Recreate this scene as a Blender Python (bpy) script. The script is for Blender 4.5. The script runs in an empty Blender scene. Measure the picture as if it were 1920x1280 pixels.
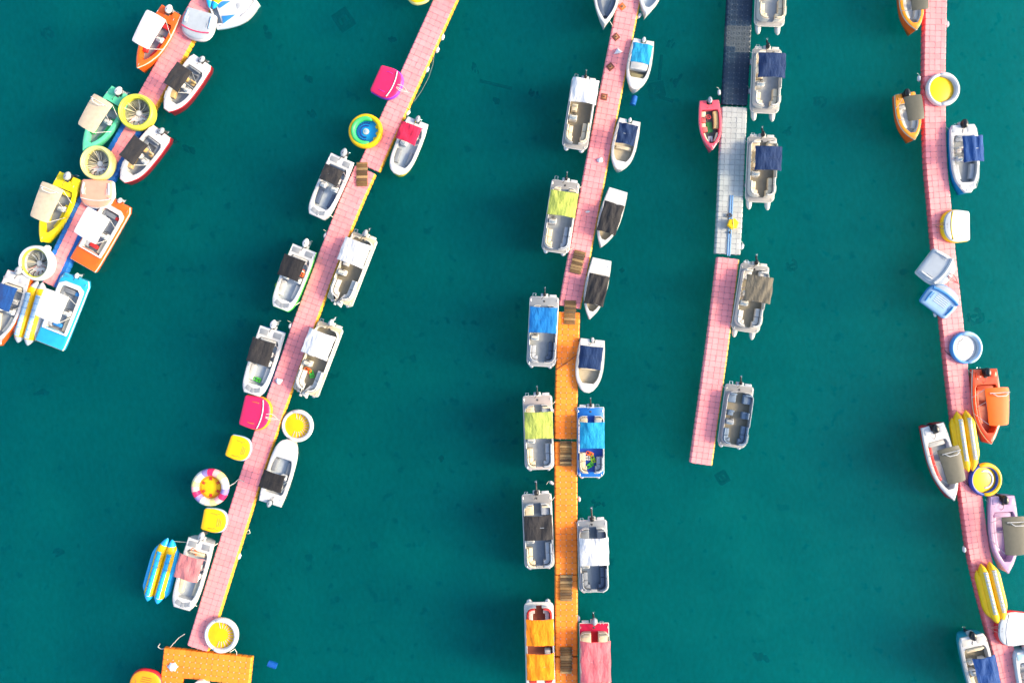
import bpy, math, random
import numpy as np
from mathutils import Vector, Matrix, noise as mnoise

# ------------------------------------------------------------------ camera, sky, sun, exposure
SC = bpy.context.scene
COL = SC.collection
S = 21.5                       # photograph pixels per metre at the water
CAMZ = 1920.0 / S * 24.0 / 36.0
cam_d = bpy.data.cameras.new('camera')
cam_d.lens = 24.0; cam_d.sensor_width = 36.0; cam_d.clip_start = 0.5; cam_d.clip_end = 3000.0
cam = bpy.data.objects.new('camera', cam_d); COL.objects.link(cam)
cam.location = (0, 0, CAMZ)
SC.camera = cam

SUN_EL, SUN_AZ = math.radians(28.0), math.radians(-3.0)      # light comes from +X (the photograph's right)
world = bpy.data.worlds.new('World'); SC.world = world; world.use_nodes = True
wn = world.node_tree.nodes; wl = world.node_tree.links
sky = wn.new('ShaderNodeTexSky'); sky.sky_type = 'NISHITA'; sky.sun_disc = False
sky.sun_elevation = SUN_EL; sky.sun_rotation = math.radians(90.0) - SUN_AZ
sky.air_density = 1.0; sky.dust_density = 2.6; sky.ozone_density = 1.0
wl.new(sky.outputs[0], wn['Background'].inputs[0]); wn['Background'].inputs[1].default_value = 0.15
sun_d = bpy.data.lights.new('sun', 'SUN'); sun_d.energy = 2.55; sun_d.angle = math.radians(12.0)
sun_d.color = (1.0, 0.80, 0.53)
sun = bpy.data.objects.new('sun', sun_d); COL.objects.link(sun)
sdir = Vector((math.cos(SUN_EL) * math.cos(SUN_AZ), math.cos(SUN_EL) * math.sin(SUN_AZ), math.sin(SUN_EL)))
sun.rotation_euler = (-sdir).to_track_quat('-Z', 'Y').to_euler()
sun.location = sdir * 100
SC.view_settings.view_transform = 'Standard'; SC.view_settings.look = 'None'
SC.view_settings.exposure = 1.52; SC.view_settings.gamma = 1.0
SC.view_settings.use_curve_mapping = False
SC.render.engine = 'CYCLES'
SC.cycles.use_denoising = True
SC.cycles.max_bounces = 8; SC.cycles.transparent_max_bounces = 16; SC.cycles.volume_bounces = 1
SC.cycles.caustics_reflective = False; SC.cycles.caustics_refractive = False

RNG = random.Random(11)


def at(p, z=0.0):
    """the place in the world, at height z, of a pixel of the photograph"""
    k = (CAMZ - z) / CAMZ
    return Vector(((p[0] - 960) / S * k, (640 - p[1]) / S * k, z))


# ------------------------------------------------------------------ materials
MATS = {}


def mat(key, col, rough=0.45, kind='paint', var=0.10, spec=0.5, metal=0.0, scale=2.0, bump=0.0):
    if key in MATS:
        return MATS[key]
    m = bpy.data.materials.new(key); m.use_nodes = True
    nt = m.node_tree; n = nt.nodes; l = nt.links
    b = n['Principled BSDF']
    b.inputs['Roughness'].default_value = rough
    b.inputs['Metallic'].default_value = metal
    b.inputs['Specular IOR Level'].default_value = spec
    geo = n.new('ShaderNodeNewGeometry')
    n1 = n.new('ShaderNodeTexNoise'); n1.inputs['Scale'].default_value = scale
    n1.inputs['Detail'].default_value = 6; n1.inputs['Roughness'].default_value = 0.65
    l.new(geo.outputs['Position'], n1.inputs['Vector'])
    mr = n.new('ShaderNodeMapRange'); mr.inputs[1].default_value = 0.3; mr.inputs[2].default_value = 0.7
    mr.inputs[3].default_value = 1 - var; mr.inputs[4].default_value = 1 + var
    l.new(n1.outputs[0], mr.inputs[0])
    mul = n.new('ShaderNodeVectorMath'); mul.operation = 'SCALE'
    mul.inputs[0].default_value = col[:3]
    val = mr.outputs[0]
    if kind in ('float', 'wood', 'cloth'):
        oi = n.new('ShaderNodeObjectInfo')
        m2 = n.new('ShaderNodeMapRange')
        a = {'float': 0.10, 'wood': 0.35, 'cloth': 0.05}[kind]
        m2.inputs[3].default_value = 1 - a; m2.inputs[4].default_value = 1 + a
        l.new(oi.outputs['Random'], m2.inputs[0])
        mm = n.new('ShaderNodeMath'); mm.operation = 'MULTIPLY'
        l.new(val, mm.inputs[0]); l.new(m2.outputs[0], mm.inputs[1]); val = mm.outputs[0]
    l.new(val, mul.inputs['Scale'])
    out = mul.outputs[0]
    # weathering: grime specks and sun bleaching with a shape of their own
    n2 = n.new('ShaderNodeTexNoise'); n2.inputs['Scale'].default_value = scale * (3.0 if kind == 'float' else 2.0)
    n2.inputs['Detail'].default_value = 8; n2.inputs['Roughness'].default_value = 0.7
    l.new(geo.outputs['Position'], n2.inputs['Vector'])
    m3 = n.new('ShaderNodeMapRange'); m3.inputs[1].default_value = 0.56; m3.inputs[2].default_value = 0.78
    m3.inputs[3].default_value = 0.0; m3.inputs[4].default_value = 0.5 if kind != 'float' else 0.42
    l.new(n2.outputs[0], m3.inputs[0])
    mx = n.new('ShaderNodeMix'); mx.data_type = 'RGBA'
    l.new(m3.outputs[0], mx.inputs[0]); l.new(out, mx.inputs[6])
    mx.inputs[7].default_value = (col[0] * 0.55, col[1] * 0.54, col[2] * 0.52, 1)
    out = mx.outputs[2]
    if kind == 'float':
        n4 = n.new('ShaderNodeTexNoise'); n4.inputs['Scale'].default_value = 0.11
        n4.inputs['Detail'].default_value = 4
        l.new(geo.outputs['Position'], n4.inputs['Vector'])
        m4 = n.new('ShaderNodeMapRange'); m4.inputs[1].default_value = 0.42; m4.inputs[2].default_value = 0.64
        m4.inputs[3].default_value = 0.0; m4.inputs[4].default_value = 0.4
        l.new(n4.outputs[0], m4.inputs[0])
        mx2 = n.new('ShaderNodeMix'); mx2.data_type = 'RGBA'
        l.new(m4.outputs[0], mx2.inputs[0]); l.new(out, mx2.inputs[6])
        mx2.inputs[7].default_value = (min(.8, col[0] * 1.06), col[1] * 1.25 + .01, col[2] * 1.2 + .005, 1)
        out = mx2.outputs[2]
    l.new(out, b.inputs['Base Color'])
    bm = n.new('ShaderNodeBump'); bm.inputs['Distance'].default_value = 0.02
    if kind == 'cloth':
        tx = n.new('ShaderNodeTexCoord')
        mp = n.new('ShaderNodeMapping'); mp.inputs['Scale'].default_value = (2.8, 1.0, 1)
        n5 = n.new('ShaderNodeTexNoise'); n5.inputs['Scale'].default_value = 1.6; n5.inputs['Detail'].default_value = 5
        l.new(tx.outputs['Object'], mp.inputs[0]); l.new(mp.outputs[0], n5.inputs['Vector'])
        l.new(n5.outputs[0], bm.inputs['Height']); bm.inputs['Strength'].default_value = 0.9
        bm.inputs['Distance'].default_value = 0.11
        b.inputs['Sheen Weight'].default_value = 0.15
    elif kind == 'wood':
        mp = n.new('ShaderNodeMapping'); mp.inputs['Scale'].default_value = (2, 30, 8)
        tx = n.new('ShaderNodeTexCoord'); n5 = n.new('ShaderNodeTexNoise'); n5.inputs['Scale'].default_value = 2.0
        l.new(tx.outputs['Object'], mp.inputs[0]); l.new(mp.outputs[0], n5.inputs['Vector'])
        l.new(n5.outputs[0], bm.inputs['Height']); bm.inputs['Strength'].default_value = 0.6
    else:
        l.new(n2.outputs[0], bm.inputs['Height']); bm.inputs['Strength'].default_value = 0.12 + bump
    l.new(bm.outputs[0], b.inputs['Normal'])
    MATS[key] = m
    return m


def gel(key, c): return mat('gelcoat ' + key, c, 0.28, var=0.09, spec=0.4)
def vin(key, c): return mat('vinyl ' + key, c, 0.5, var=0.12, scale=3, spec=0.25)
def pvc(key, c): return mat('inflatable ' + key, c, 0.4, var=0.09, scale=2.5, spec=0.35)
def cloth(key, c): return mat('cloth ' + key, c, 0.8, 'cloth', var=0.17, scale=1.3, spec=0.2)
def flt(key, c): return mat('float ' + key, c, 0.5, 'float', var=0.10, scale=1.2, spec=0.35)


WHITE = gel('white', (.53, .53, .53)); CREAM = gel('cream', (.58, .52, .41)); IVORY = gel('ivory', (.56, .53, .47))
GREYG = gel('grey', (.27, .285, .30)); LGREY = gel('pale grey', (.40, .415, .43))
FLOORG = mat('floor grey', (.24, .265, .285), .6, scale=4); FLOORB = mat('floor slate', (.09, .125, .175), .6, scale=4)
FLOORT = mat('floor taupe', (.17, .15, .105), .6, scale=4); FLOORW = mat('floor pale', (.38, .43, .47), .5, scale=4)
FLOORS = mat('floor sand', (.40, .35, .25), .6, scale=4)
STEEL = mat('steel', (.62, .63, .64), .25, metal=1.0, var=.04); ALU = mat('aluminium', (.55, .57, .58), .4, metal=.7, var=.06)
BLACK = gel('black', (.018, .019, .022)); DARK = mat('dark rubber', (.03, .032, .036), .6)
MOTW = gel('motor white', (.55, .56, .57)); MOTG = gel('motor grey', (.26, .29, .33)); MOTB = gel('motor black', (.012, .013, .015))
VWHITE = vin('white', (.49, .48, .455)); VCREAM = vin('cream', (.60, .51, .36)); VGREY = vin('grey', (.19, .21, .235))
VSLATE = vin('slate', (.065, .09, .14)); VTAN = vin('tan', (.52, .36, .16)); VRED = vin('red', (.52, .03, .03))
VGREEN = vin('green', (.03, .30, .09)); VYEL = vin('yellow', (.62, .48, .02)); VBLUE = vin('blue', (.03, .20, .50))
VLGREY = vin('pale grey', (.34, .365, .40))
ROPEW = mat('rope white', (.62, .58, .50), .8); ROPED = mat('rope dark', (.10, .04, .05), .8); ROPER = mat('rope red', (.35, .06, .06), .8)


def glass_mat():
    m = bpy.data.materials.new('windscreen glass'); m.use_nodes = True
    n = m.node_tree.nodes; l = m.node_tree.links
    b = n['Principled BSDF']; b.inputs['Base Color'].default_value = (.35, .45, .52, 1)
    b.inputs['Roughness'].default_value = .06; b.inputs['Alpha'].default_value = .55
    return m


GLASS = glass_mat()


# ------------------------------------------------------------------ mesh building
def offset(o, d):
    """inset a counter-clockwise outline by d"""
    n = len(o); r = []
    for i in range(n):
        p, q, s = Vector(o[i - 1][:2]), Vector(o[i][:2]), Vector(o[(i + 1) % n][:2])
        a = (q - p); b = (s - q)
        if a.length < 1e-7: a = b
        if b.length < 1e-7: b = a
        a = a.normalized(); b = b.normalized()
        na = Vector((-a.y, a.x)); nb = Vector((-b.y, b.x))
        m = na + nb
        m = m / max(.35, m.length_squared / 2) if m.length > 1e-5 else na
        r.append((q.x + m.x * d, q.y + m.y * d))
    return r


def rrect(x0, y0, x1, y1, r, seg=4):
    """rounded rectangle, ccw; r: one radius or (back-right, front-right, front-left, back-left)"""
    rs = r if isinstance(r, (tuple, list)) else (r,) * 4
    pts = []
    for (cx, cy, a0, rr) in ((x1, y0, -90, rs[0]), (x1, y1, 0, rs[1]), (x0, y1, 90, rs[2]), (x0, y0, 180, rs[3])):
        sx = -1 if cx == x1 else 1; sy = 1 if cy == y0 else -1
        for k in range(seg + 1):
            a = math.radians(a0 + 90.0 * k / seg)
            pts.append((cx + sx * rr + rr * math.cos(a), cy + sy * rr + rr * math.sin(a)))
    return pts


class MB:
    def __init__(s):
        s.v = []; s.f = []

    def loop(s, pts):
        i = len(s.v); s.v.extend([tuple(p) for p in pts]); return list(range(i, i + len(pts)))

    def skin(s, loops, closed=True, cap0=False, cap1=False, wrap=False):
        L = [s.loop(p) for p in loops]
        n = len(L[0]); m = len(L)
        for a in range(m if wrap else m - 1):
            A, B = L[a], L[(a + 1) % m]
            for i in range(n if closed else n - 1):
                j = (i + 1) % n
                s.f.append((A[i], A[j], B[j], B[i]))
        if cap0: s.f.append(tuple(reversed(L[0])))
        if cap1: s.f.append(tuple(L[-1]))
        return s

    def prism(s, o, z0, z1, ch=0.0):
        lo = [[(x, y, z0) for x, y in o]]
        if ch > 0:
            lo.append([(x, y, z1 - ch) for x, y in o])
            lo.append([(x, y, z1 - ch * .3) for x, y in offset(o, ch * .35)])
            lo.append([(x, y, z1) for x, y in offset(o, ch)])
        else:
            lo.append([(x, y, z1) for x, y in o])
        return s.skin(lo, cap0=True, cap1=True)

    def box(s, cx, cy, z0, sx, sy, sz, r=.04, ch=.02, rot=0.0):
        r = min(r, sx * .45, sy * .45); ch = min(ch, sz * .45, sx * .3, sy * .3)
        o = rrect(-sx / 2, -sy / 2, sx / 2, sy / 2, r, 2)
        c, q = math.cos(rot), math.sin(rot)
        return s.prism([(cx + x * c - y * q, cy + x * q + y * c) for x, y in o], z0, z0 + sz, ch)

    def tube(s, pts, r, n=6, closed=False):
        P = [Vector(p) for p in pts]; m = len(P); loops = []
        up0 = None
        for i in range(m):
            if closed: t = P[(i + 1) % m] - P[i - 1]
            else: t = P[min(i + 1, m - 1)] - P[max(i - 1, 0)]
            if t.length < 1e-9: t = Vector((0, 0, 1))
            t.normalize()
            if up0 is None: up0 = Vector((0, 0, 1)) if abs(t.z) < .9 else Vector((1, 0, 0))
            a = up0 - t * up0.dot(t)
            if a.length < 1e-4: a = t.orthogonal()
            a.normalize(); b = t.cross(a); up0 = a
            rr = r[i] if isinstance(r, (list, tuple)) else r
            loops.append([P[i] + (a * math.cos(2 * math.pi * k / n) + b * math.sin(2 * math.pi * k / n)) * rr for k in range(n)])
        if closed: return s.skin(loops, wrap=True)
        return s.skin(loops, cap0=True, cap1=True)

    def ribbon(s, path, d0, d1, z0, z1, ch=.03):
        """a strip beside an open path, between the distances d0 and d1 to its left"""
        P = [Vector(p) for p in path]; m = len(P)
        nrm = []
        for i in range(m):
            t = P[min(i + 1, m - 1)] - P[max(i - 1, 0)]; t.normalize()
            nrm.append(Vector((-t.y, t.x)))
        A = [P[i] + nrm[i] * d0 for i in range(m)]; B = [P[i] + nrm[i] * d1 for i in range(m)]
        o = [(p.x, p.y) for p in A] + [(p.x, p.y) for p in reversed(B)]
        return s.prism(o, z0, z1, ch)

    def ell(s, c, r, nu=10, nv=6, top_only=False):
        loops = []
        for j in range(nv + 1):
            ph = -math.pi / 2 + math.pi * j / nv
            k = max(math.cos(ph), .02)
            loops.append([(c[0] + r[0] * k * math.cos(2 * math.pi * i / nu), c[1] + r[1] * k * math.sin(2 * math.pi * i / nu),
                           c[2] + r[2] * math.sin(ph)) for i in range(nu)])
        return s.skin(loops, cap0=True, cap1=True)

    def tf(s, M, start=0):
        for i in range(start, len(s.v)):
            s.v[i] = tuple(M @ Vector(s.v[i]))
        return s

    def build(s, name, material, parent=None, sharp=38):
        me = bpy.data.meshes.new(name); me.from_pydata(s.v, [], s.f); me.validate()
        me.materials.append(material); me.shade_smooth()
        me.set_sharp_from_angle(angle=math.radians(sharp))
        o = bpy.data.objects.new(name, me); COL.objects.link(o)
        if parent is not None: o.parent = parent
        return o


def thing(name, label, cat, loc, rz=0.0, group=None):
    o = bpy.data.objects.new(name, None); COL.objects.link(o)
    o.location = loc; o.rotation_euler = (0, 0, rz); o.empty_display_size = .2
    return tag(o, label, cat, group)


def tag(o, label=None, cat=None, group=None, kind=None):
    if label: o['label'] = label
    if cat: o['category'] = cat
    if group: o['group'] = group
    if kind: o['kind'] = kind
    return o


def frame(stern, bow, z):
    a, b = at(stern, z), at(bow, z)
    d = b - a; c = (a + b) / 2
    return Vector((c.x, c.y, 0)), math.atan2(d.y, d.x) - math.pi / 2, d.length


def local(c, rz, p):
    q = Vector((p.x - c.x, p.y - c.y)); co, si = math.cos(-rz), math.sin(-rz)
    return q.x * co - q.y * si, q.x * si + q.y * co


# ------------------------------------------------------------------ the setting: seabed and water
def seabed():
    mb = MB(); n = 60
    xs = np.linspace(-70, 70, n)
    for y in xs:
        for x in xs:
            z = -5.0 + .35 * mnoise.noise(Vector((x * .06, y * .06, 1.3))) + .12 * mnoise.noise(Vector((x * .3, y * .3, 4)))
            mb.v.append((x, y, z))
    for j in range(n - 1):
        for i in range(n - 1):
            a = j * n + i; mb.f.append((a, a + 1, a + n + 1, a + n))
    R = 900.0
    c = [0, n - 1, n * n - 1, n * (n - 1)]
    q = mb.loop([(-R, -R, -7), (R, -R, -7), (R, R, -7), (-R, R, -7)])
    for k in range(4):
        mb.f.append((c[k], q[k], q[(k + 1) % 4], c[(k + 1) % 4]))
    m = bpy.data.materials.new('seabed sand and weed'); m.use_nodes = True
    nn = m.node_tree.nodes; l = m.node_tree.links; b = nn['Principled BSDF']
    b.inputs['Roughness'].default_value = .95; b.inputs['Specular IOR Level'].default_value = 0
    g = nn.new('ShaderNodeNewGeometry')
    a1 = nn.new('ShaderNodeTexNoise'); a1.inputs['Scale'].default_value = .16; a1.inputs['Detail'].default_value = 7
    a2 = nn.new('ShaderNodeTexNoise'); a2.inputs['Scale'].default_value = .8; a2.inputs['Detail'].default_value = 6
    for a in (a1, a2): l.new(g.outputs['Position'], a.inputs['Vector'])
    r1 = nn.new('ShaderNodeValToRGB')
    r1.color_ramp.elements[0].position = .35; r1.color_ramp.elements[0].color = (.16, .27, .22, 1)
    r1.color_ramp.elements[1].position = .66; r1.color_ramp.elements[1].color = (.34, .45, .38, 1)
    l.new(a1.outputs[0], r1.inputs[0])
    r2 = nn.new('ShaderNodeMapRange'); r2.inputs[1].default_value = .735; r2.inputs[2].default_value = .80
    r2.inputs[3].default_value = 0; r2.inputs[4].default_value = .92
    a3 = nn.new('ShaderNodeTexNoise'); a3.inputs['Scale'].default_value = .045; a3.inputs['Detail'].default_value = 2
    l.new(g.outputs['Position'], a3.inputs['Vector'])
    pm = nn.new('ShaderNodeMath'); pm.operation = 'MULTIPLY_ADD'; pm.inputs[1].default_value = .22
    l.new(a3.outputs[0], pm.inputs[0]); l.new(a2.outputs[0], pm.inputs[2]); l.new(pm.outputs[0], r2.inputs[0])
    mx = nn.new('ShaderNodeMix'); mx.data_type = 'RGBA'
    l.new(r2.outputs[0], mx.inputs[0]); l.new(r1.outputs[0], mx.inputs[6]); mx.inputs[7].default_value = (.008, .018, .012, 1)
    l.new(mx.outputs[2], b.inputs['Base Color'])
    o = mb.build('seabed', m, sharp=180)
    tag(o, 'green sandy seabed with dark weed patches under the water', kind='structure')


def water():
    R = 850.0
    mb = MB(); mb.prism([(-R, -R), (R, -R), (R, R), (-R, R)], -9.0, 0.0)
    m = bpy.data.materials.new('clear teal sea water'); m.use_nodes = True
    n = m.node_tree.nodes; l = m.node_tree.links; n.remove(n['Principled BSDF'])
    out = n['Material Output']
    g = n.new('ShaderNodeNewGeometry')
    w1 = n.new('ShaderNodeTexNoise'); w1.inputs['Scale'].default_value = 1.7; w1.inputs['Detail'].default_value = 5
    w2 = n.new('ShaderNodeTexNoise'); w2.inputs['Scale'].default_value = .35; w2.inputs['Detail'].default_value = 3
    mp = n.new('ShaderNodeMapping'); mp.inputs['Scale'].default_value = (1.0, .55, 1)
    mp.inputs['Rotation'].default_value = (0, 0, .5)
    l.new(g.outputs['Position'], mp.inputs[0])
    l.new(mp.outputs[0], w1.inputs['Vector']); l.new(mp.outputs[0], w2.inputs['Vector'])
    ad = n.new('ShaderNodeMath'); ad.operation = 'MULTIPLY_ADD'; ad.inputs[1].default_value = .35
    l.new(w1.outputs[0], ad.inputs[0]); l.new(w2.outputs[0], ad.inputs[2])
    bp = n.new('ShaderNodeBump'); bp.inputs['Strength'].default_value = .8; bp.inputs['Distance'].default_value = .13
    l.new(ad.outputs[0], bp.inputs['Height'])
    dt = n.new('ShaderNodeVectorMath'); dt.operation = 'DOT_PRODUCT'
    l.new(bp.outputs[0], dt.inputs[0]); l.new(g.outputs['Incoming'], dt.inputs[1])
    ab = n.new('ShaderNodeMath'); ab.operation = 'ABSOLUTE'; l.new(dt.outputs['Value'], ab.inputs[0])
    om = n.new('ShaderNodeMath'); om.operation = 'SUBTRACT'; om.inputs[0].default_value = 1.0; om.use_clamp = True; l.new(ab.outputs[0], om.inputs[1])
    pw = n.new('ShaderNodeMath'); pw.operation = 'POWER'; pw.inputs[1].default_value = 5.0; l.new(om.outputs[0], pw.inputs[0])
    fr = n.new('ShaderNodeMath'); fr.operation = 'MULTIPLY_ADD'; fr.inputs[1].default_value = .98; fr.inputs[2].default_value = .004   # Schlick, n = 1.33
    l.new(pw.outputs[0], fr.inputs[0])
    tr = n.new('ShaderNodeBsdfTransparent')
    rp = n.new('ShaderNodeTexNoise'); rp.inputs['Scale'].default_value = 2.6; rp.inputs['Detail'].default_value = 6; rp.inputs['Roughness'].default_value = .7
    l.new(mp.outputs[0], rp.inputs['Vector'])
    rc = n.new('ShaderNodeMapRange'); rc.inputs[1].default_value = .3; rc.inputs[2].default_value = .7; rc.inputs[3].default_value = .84; rc.inputs[4].default_value = 1.0  # light focused by ripples, painted as noise in the transparent colour
    l.new(rp.outputs[0], rc.inputs[0]); l.new(rc.outputs[0], tr.inputs['Color'])
    gl = n.new('ShaderNodeBsdfGlossy'); gl.inputs['Roughness'].default_value = .05
    l.new(bp.outputs[0], gl.inputs['Normal'])
    mx = n.new('ShaderNodeMixShader'); l.new(fr.outputs[0], mx.inputs[0]); l.new(tr.outputs[0], mx.inputs[1]); l.new(gl.outputs[0], mx.inputs[2])
    l.new(mx.outputs[0], out.inputs['Surface'])
    vs = n.new('ShaderNodeVolumeScatter'); vs.inputs['Color'].default_value = (.002, .74, 1.0, 1); vs.inputs['Density'].default_value = .165; vs.inputs['Anisotropy'].default_value = .4
    va = n.new('ShaderNodeVolumeAbsorption'); va.inputs['Color'].default_value = (0, .815, .825, 1); va.inputs['Density'].default_value = .64
    av = n.new('ShaderNodeAddShader'); l.new(vs.outputs[0], av.inputs[0]); l.new(va.outputs[0], av.inputs[1])
    l.new(av.outputs[0], out.inputs['Volume'])
    o = mb.build('water', m)
    tag(o, 'calm teal green harbour water', kind='structure')


seabed(); water()


# ------------------------------------------------------------------ floating piers
def cube_mesh(name, m, pitch, side=None, dimple=False, edge=0, sside=1):
    h = pitch / 2 - .004; c = .052; mb = MB()

    def octo(h, c, z):
        return [(h, -h + c, z), (h, h - c, z), (h - c, h, z), (-h + c, h, z), (-h, h - c, z), (-h, -h + c, z), (-h + c, -h, z), (h - c, -h, z)]
    loops = [octo(h - .02, c, -.12), octo(h, c, .0), octo(h, c, .33), octo(h - .007, c, .347)]
    if edge:      # the outer shoulder of an edge float is well rounded
        def sh(lp, dy, dz): return [(x, y - edge * dy, z - dz) if y * edge > h * .55 else (x, y, z) for x, y, z in lp]
        loops = [loops[0], sh(loops[1], .0, 0), sh(loops[2], .0, .13), sh(octo(h - .004, c, .343), .035, .05), sh(loops[3], .115, .003)]
    mb.skin(loops, cap0=True, cap1=not dimple)
    if dimple:
        k = 8; base = [v for v in mb.v[-8:]]
        ring = lambda r, z: [(r * math.cos(2 * math.pi * (i - .5) / k), r * math.sin(2 * math.pi * (i - .5) / k), z) for i in range(k)]
        ids = list(range(len(mb.v) - 8, len(mb.v)))
        prev = ids
        for r, z in ((.155, .352), (.145, .372), (.11, .372), (.10, .335)):
            q = mb.loop(ring(r, z))
            for i in range(8):
                j = (i + 1) % 8; mb.f.append((prev[i], prev[j], q[j], q[i]))
            prev = q
        mb.f.append(tuple(prev))
    me = bpy.data.meshes.new(name); me.from_pydata(mb.v, [], mb.f); me.validate()
    me.materials.append(m)
    if side: me.materials.append(side)
    me.update()
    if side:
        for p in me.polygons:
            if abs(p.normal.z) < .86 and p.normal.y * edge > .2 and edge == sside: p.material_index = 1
    me.shade_smooth(); me.set_sharp_from_angle(angle=math.radians(30))
    return me


PINK = flt('pink', (.82, .255, .265)); ORANGE = flt('orange', (.95, .225, .018)); NAVY = flt('navy', (.009, .028, .058))
GREYF = flt('pale grey', (.345, .35, .345)); BLUEF = flt('blue', (.012, .12, .42)); SHADED_SIDE = flt('red', (.64, .12, .13))  # the red paints shade onto the edge of the curving pier
SUNLIT_SIDE = flt('amber', (.78, .34, .03)); SLATEF = flt('slate', (.055, .07, .085))  # the amber paints low sun onto the edges of pink floats
PINP = mat('pin mauve', (.42, .19, .24), .6); PINO = mat('pin lilac', (.66, .42, .40), .6); PIND = mat('pin dark', (.06, .08, .11), .6)
PING = mat('pin grey', (.34, .35, .36), .6)
CUBES = {}


def cube(mkey, pitch, edge=0):
    k = (mkey, pitch, edge)
    if k not in CUBES:
        m, sd, dm = {'pink': (PINK, SUNLIT_SIDE, 0), 'pinkshade': (PINK, SHADED_SIDE, 0), 'orange': (ORANGE, None, 0), 'navy': (NAVY, None, 1),
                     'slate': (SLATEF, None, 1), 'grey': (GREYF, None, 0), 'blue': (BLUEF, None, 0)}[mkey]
        CUBES[k] = cube_mesh('float_cube', m, pitch, sd, bool(dm), edge, -1 if mkey == 'pinkshade' else 1)
    return CUBES[k]


def put_cubes(root, spots, pitch, pins, pinmat):
    """spots: (x, y, angle, kind) in the world; the 300 first are parts, the rest one part"""
    rr = random.Random(5); c = root.location
    for (x, y, a, kd, ed) in spots[:300]:
        o = bpy.data.objects.new('float_cube', cube(kd, pitch, ed)); COL.objects.link(o); o.parent = root
        o.location = (x - c.x, y - c.y, rr.uniform(-.012, .012)); o.rotation_euler = (rr.uniform(-.012, .012), rr.uniform(-.012, .012), a + rr.uniform(-.01, .01))
    rest = spots[300:]
    if rest:
        mb = MB(); idx = []; me = cube(rest[0][3], pitch)
        for (x, y, a, kd, ed) in rest:
            q = cube(kd, pitch, ed)
            b = len(mb.v); ca, sa = math.cos(a), math.sin(a); dz = rr.uniform(-.012, .012)
            mb.v += [(x - c.x + v.co.x * ca - v.co.y * sa, y - c.y + v.co.x * sa + v.co.y * ca, v.co.z + dz) for v in q.vertices]
            mb.f += [tuple(i + b for i in p.vertices) for p in q.polygons]; idx += [p.material_index for p in q.polygons]
        o = mb.build('float_cubes', me.materials[0], root, 30); o['kind'] = 'stuff'
        for m in list(me.materials)[1:]: o.data.materials.append(m)
        if len(o.data.polygons) == len(idx):
            for p, k in zip(o.data.polygons, idx): p.material_index = k
    mb = MB()
    for (x, y) in pins:
        r = .052
        mb.prism([(x - c.x + r * math.cos(k * math.pi / 3), y - c.y + r * math.sin(k * math.pi / 3)) for k in range(6)], .2, .362)
    o = mb.build('connector_pins', pinmat, root); o['kind'] = 'stuff'


def smooth_path(pts, n=400):
    P = [Vector((p.x, p.y)) for p in pts]
    out = []
    Q = [P[0] * 2 - P[1]] + P + [P[-1] * 2 - P[-2]]
    for i in range(1, len(Q) - 2):
        p0, p1, p2, p3 = Q[i - 1], Q[i], Q[i + 1], Q[i + 2]
        for k in range(40):
            t = k / 40
            out.append(.5 * ((2 * p1) + (p2 - p0) * t + (2 * p0 - 5 * p1 + 4 * p2 - p3) * t * t + (3 * p1 - p0 - 3 * p2 + p3) * t ** 3))
    out.append(P[-1])
    return out


def pier(label, pts, ncol, kindfn, pinmat, pitch=.5, skip=None):
    W = smooth_path([at(p, .35) for p in pts])
    cum = [0.0]
    for i in range(1, len(W)): cum.append(cum[-1] + (W[i] - W[i - 1]).length)
    rows = int(round(cum[-1] / pitch))
    xs = [p.x for p in W]; ys = [p.y for p in W]

    def pos(s):
        s = min(max(s, 0), cum[-1])
        a = Vector((np.interp(s, cum, xs), np.interp(s, cum, ys)))
        s0, s1 = max(0, s - .6), min(cum[-1], s + .6)
        t = Vector((np.interp(s1, cum, xs) - np.interp(s0, cum, xs), np.interp(s1, cum, ys) - np.interp(s0, cum, ys))).normalized()
        return a, t
    spots = []; pins = []
    for r in range(rows + 1):
        a, t = pos(r * pitch); nv = Vector((-t.y, t.x))
        for j in range(1, ncol):
            q = a + nv * ((j - ncol / 2) * pitch); pins.append((q.x, q.y))
        if r == rows: break
        a, t = pos((r + .5) * pitch); nv = Vector((-t.y, t.x))
        for j in range(ncol):
            q = a + nv * ((j - (ncol - 1) / 2) * pitch)
            k = kindfn(r, j, rows)
            if k: spots.append((q.x, q.y, math.atan2(t.y, t.x), k, -1 if j == 0 else (1 if j == ncol - 1 else 0)))
    a, _ = pos(0)
    root = thing('floating_pier', label, 'pier', (a.x, a.y, 0), 0, 'floating cube piers')
    put_cubes(root, spots, pitch, pins, pinmat)
    return root


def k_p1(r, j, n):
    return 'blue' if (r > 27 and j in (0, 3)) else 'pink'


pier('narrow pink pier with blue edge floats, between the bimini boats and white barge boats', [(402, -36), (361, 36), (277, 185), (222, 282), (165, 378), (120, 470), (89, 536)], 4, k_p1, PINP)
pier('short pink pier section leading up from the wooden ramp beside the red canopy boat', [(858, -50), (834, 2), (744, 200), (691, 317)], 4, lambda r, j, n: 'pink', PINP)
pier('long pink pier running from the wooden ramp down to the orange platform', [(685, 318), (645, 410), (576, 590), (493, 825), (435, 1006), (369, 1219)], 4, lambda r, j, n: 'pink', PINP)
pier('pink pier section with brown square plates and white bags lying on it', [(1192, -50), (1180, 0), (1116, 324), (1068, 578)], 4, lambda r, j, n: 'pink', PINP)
pier('orange pier section between the blue canopy pontoon and the small navy canopy boat', [(1066.5, 585), (1062, 745), (1061, 824)], 4, lambda r, j, n: 'orange', PINO)
pier('orange pier section between the black canopy pontoon and the white canopy pontoon', [(1061, 828), (1061.5, 950), (1062, 1074)], 4, lambda r, j, n: 'orange', PINO)
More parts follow.
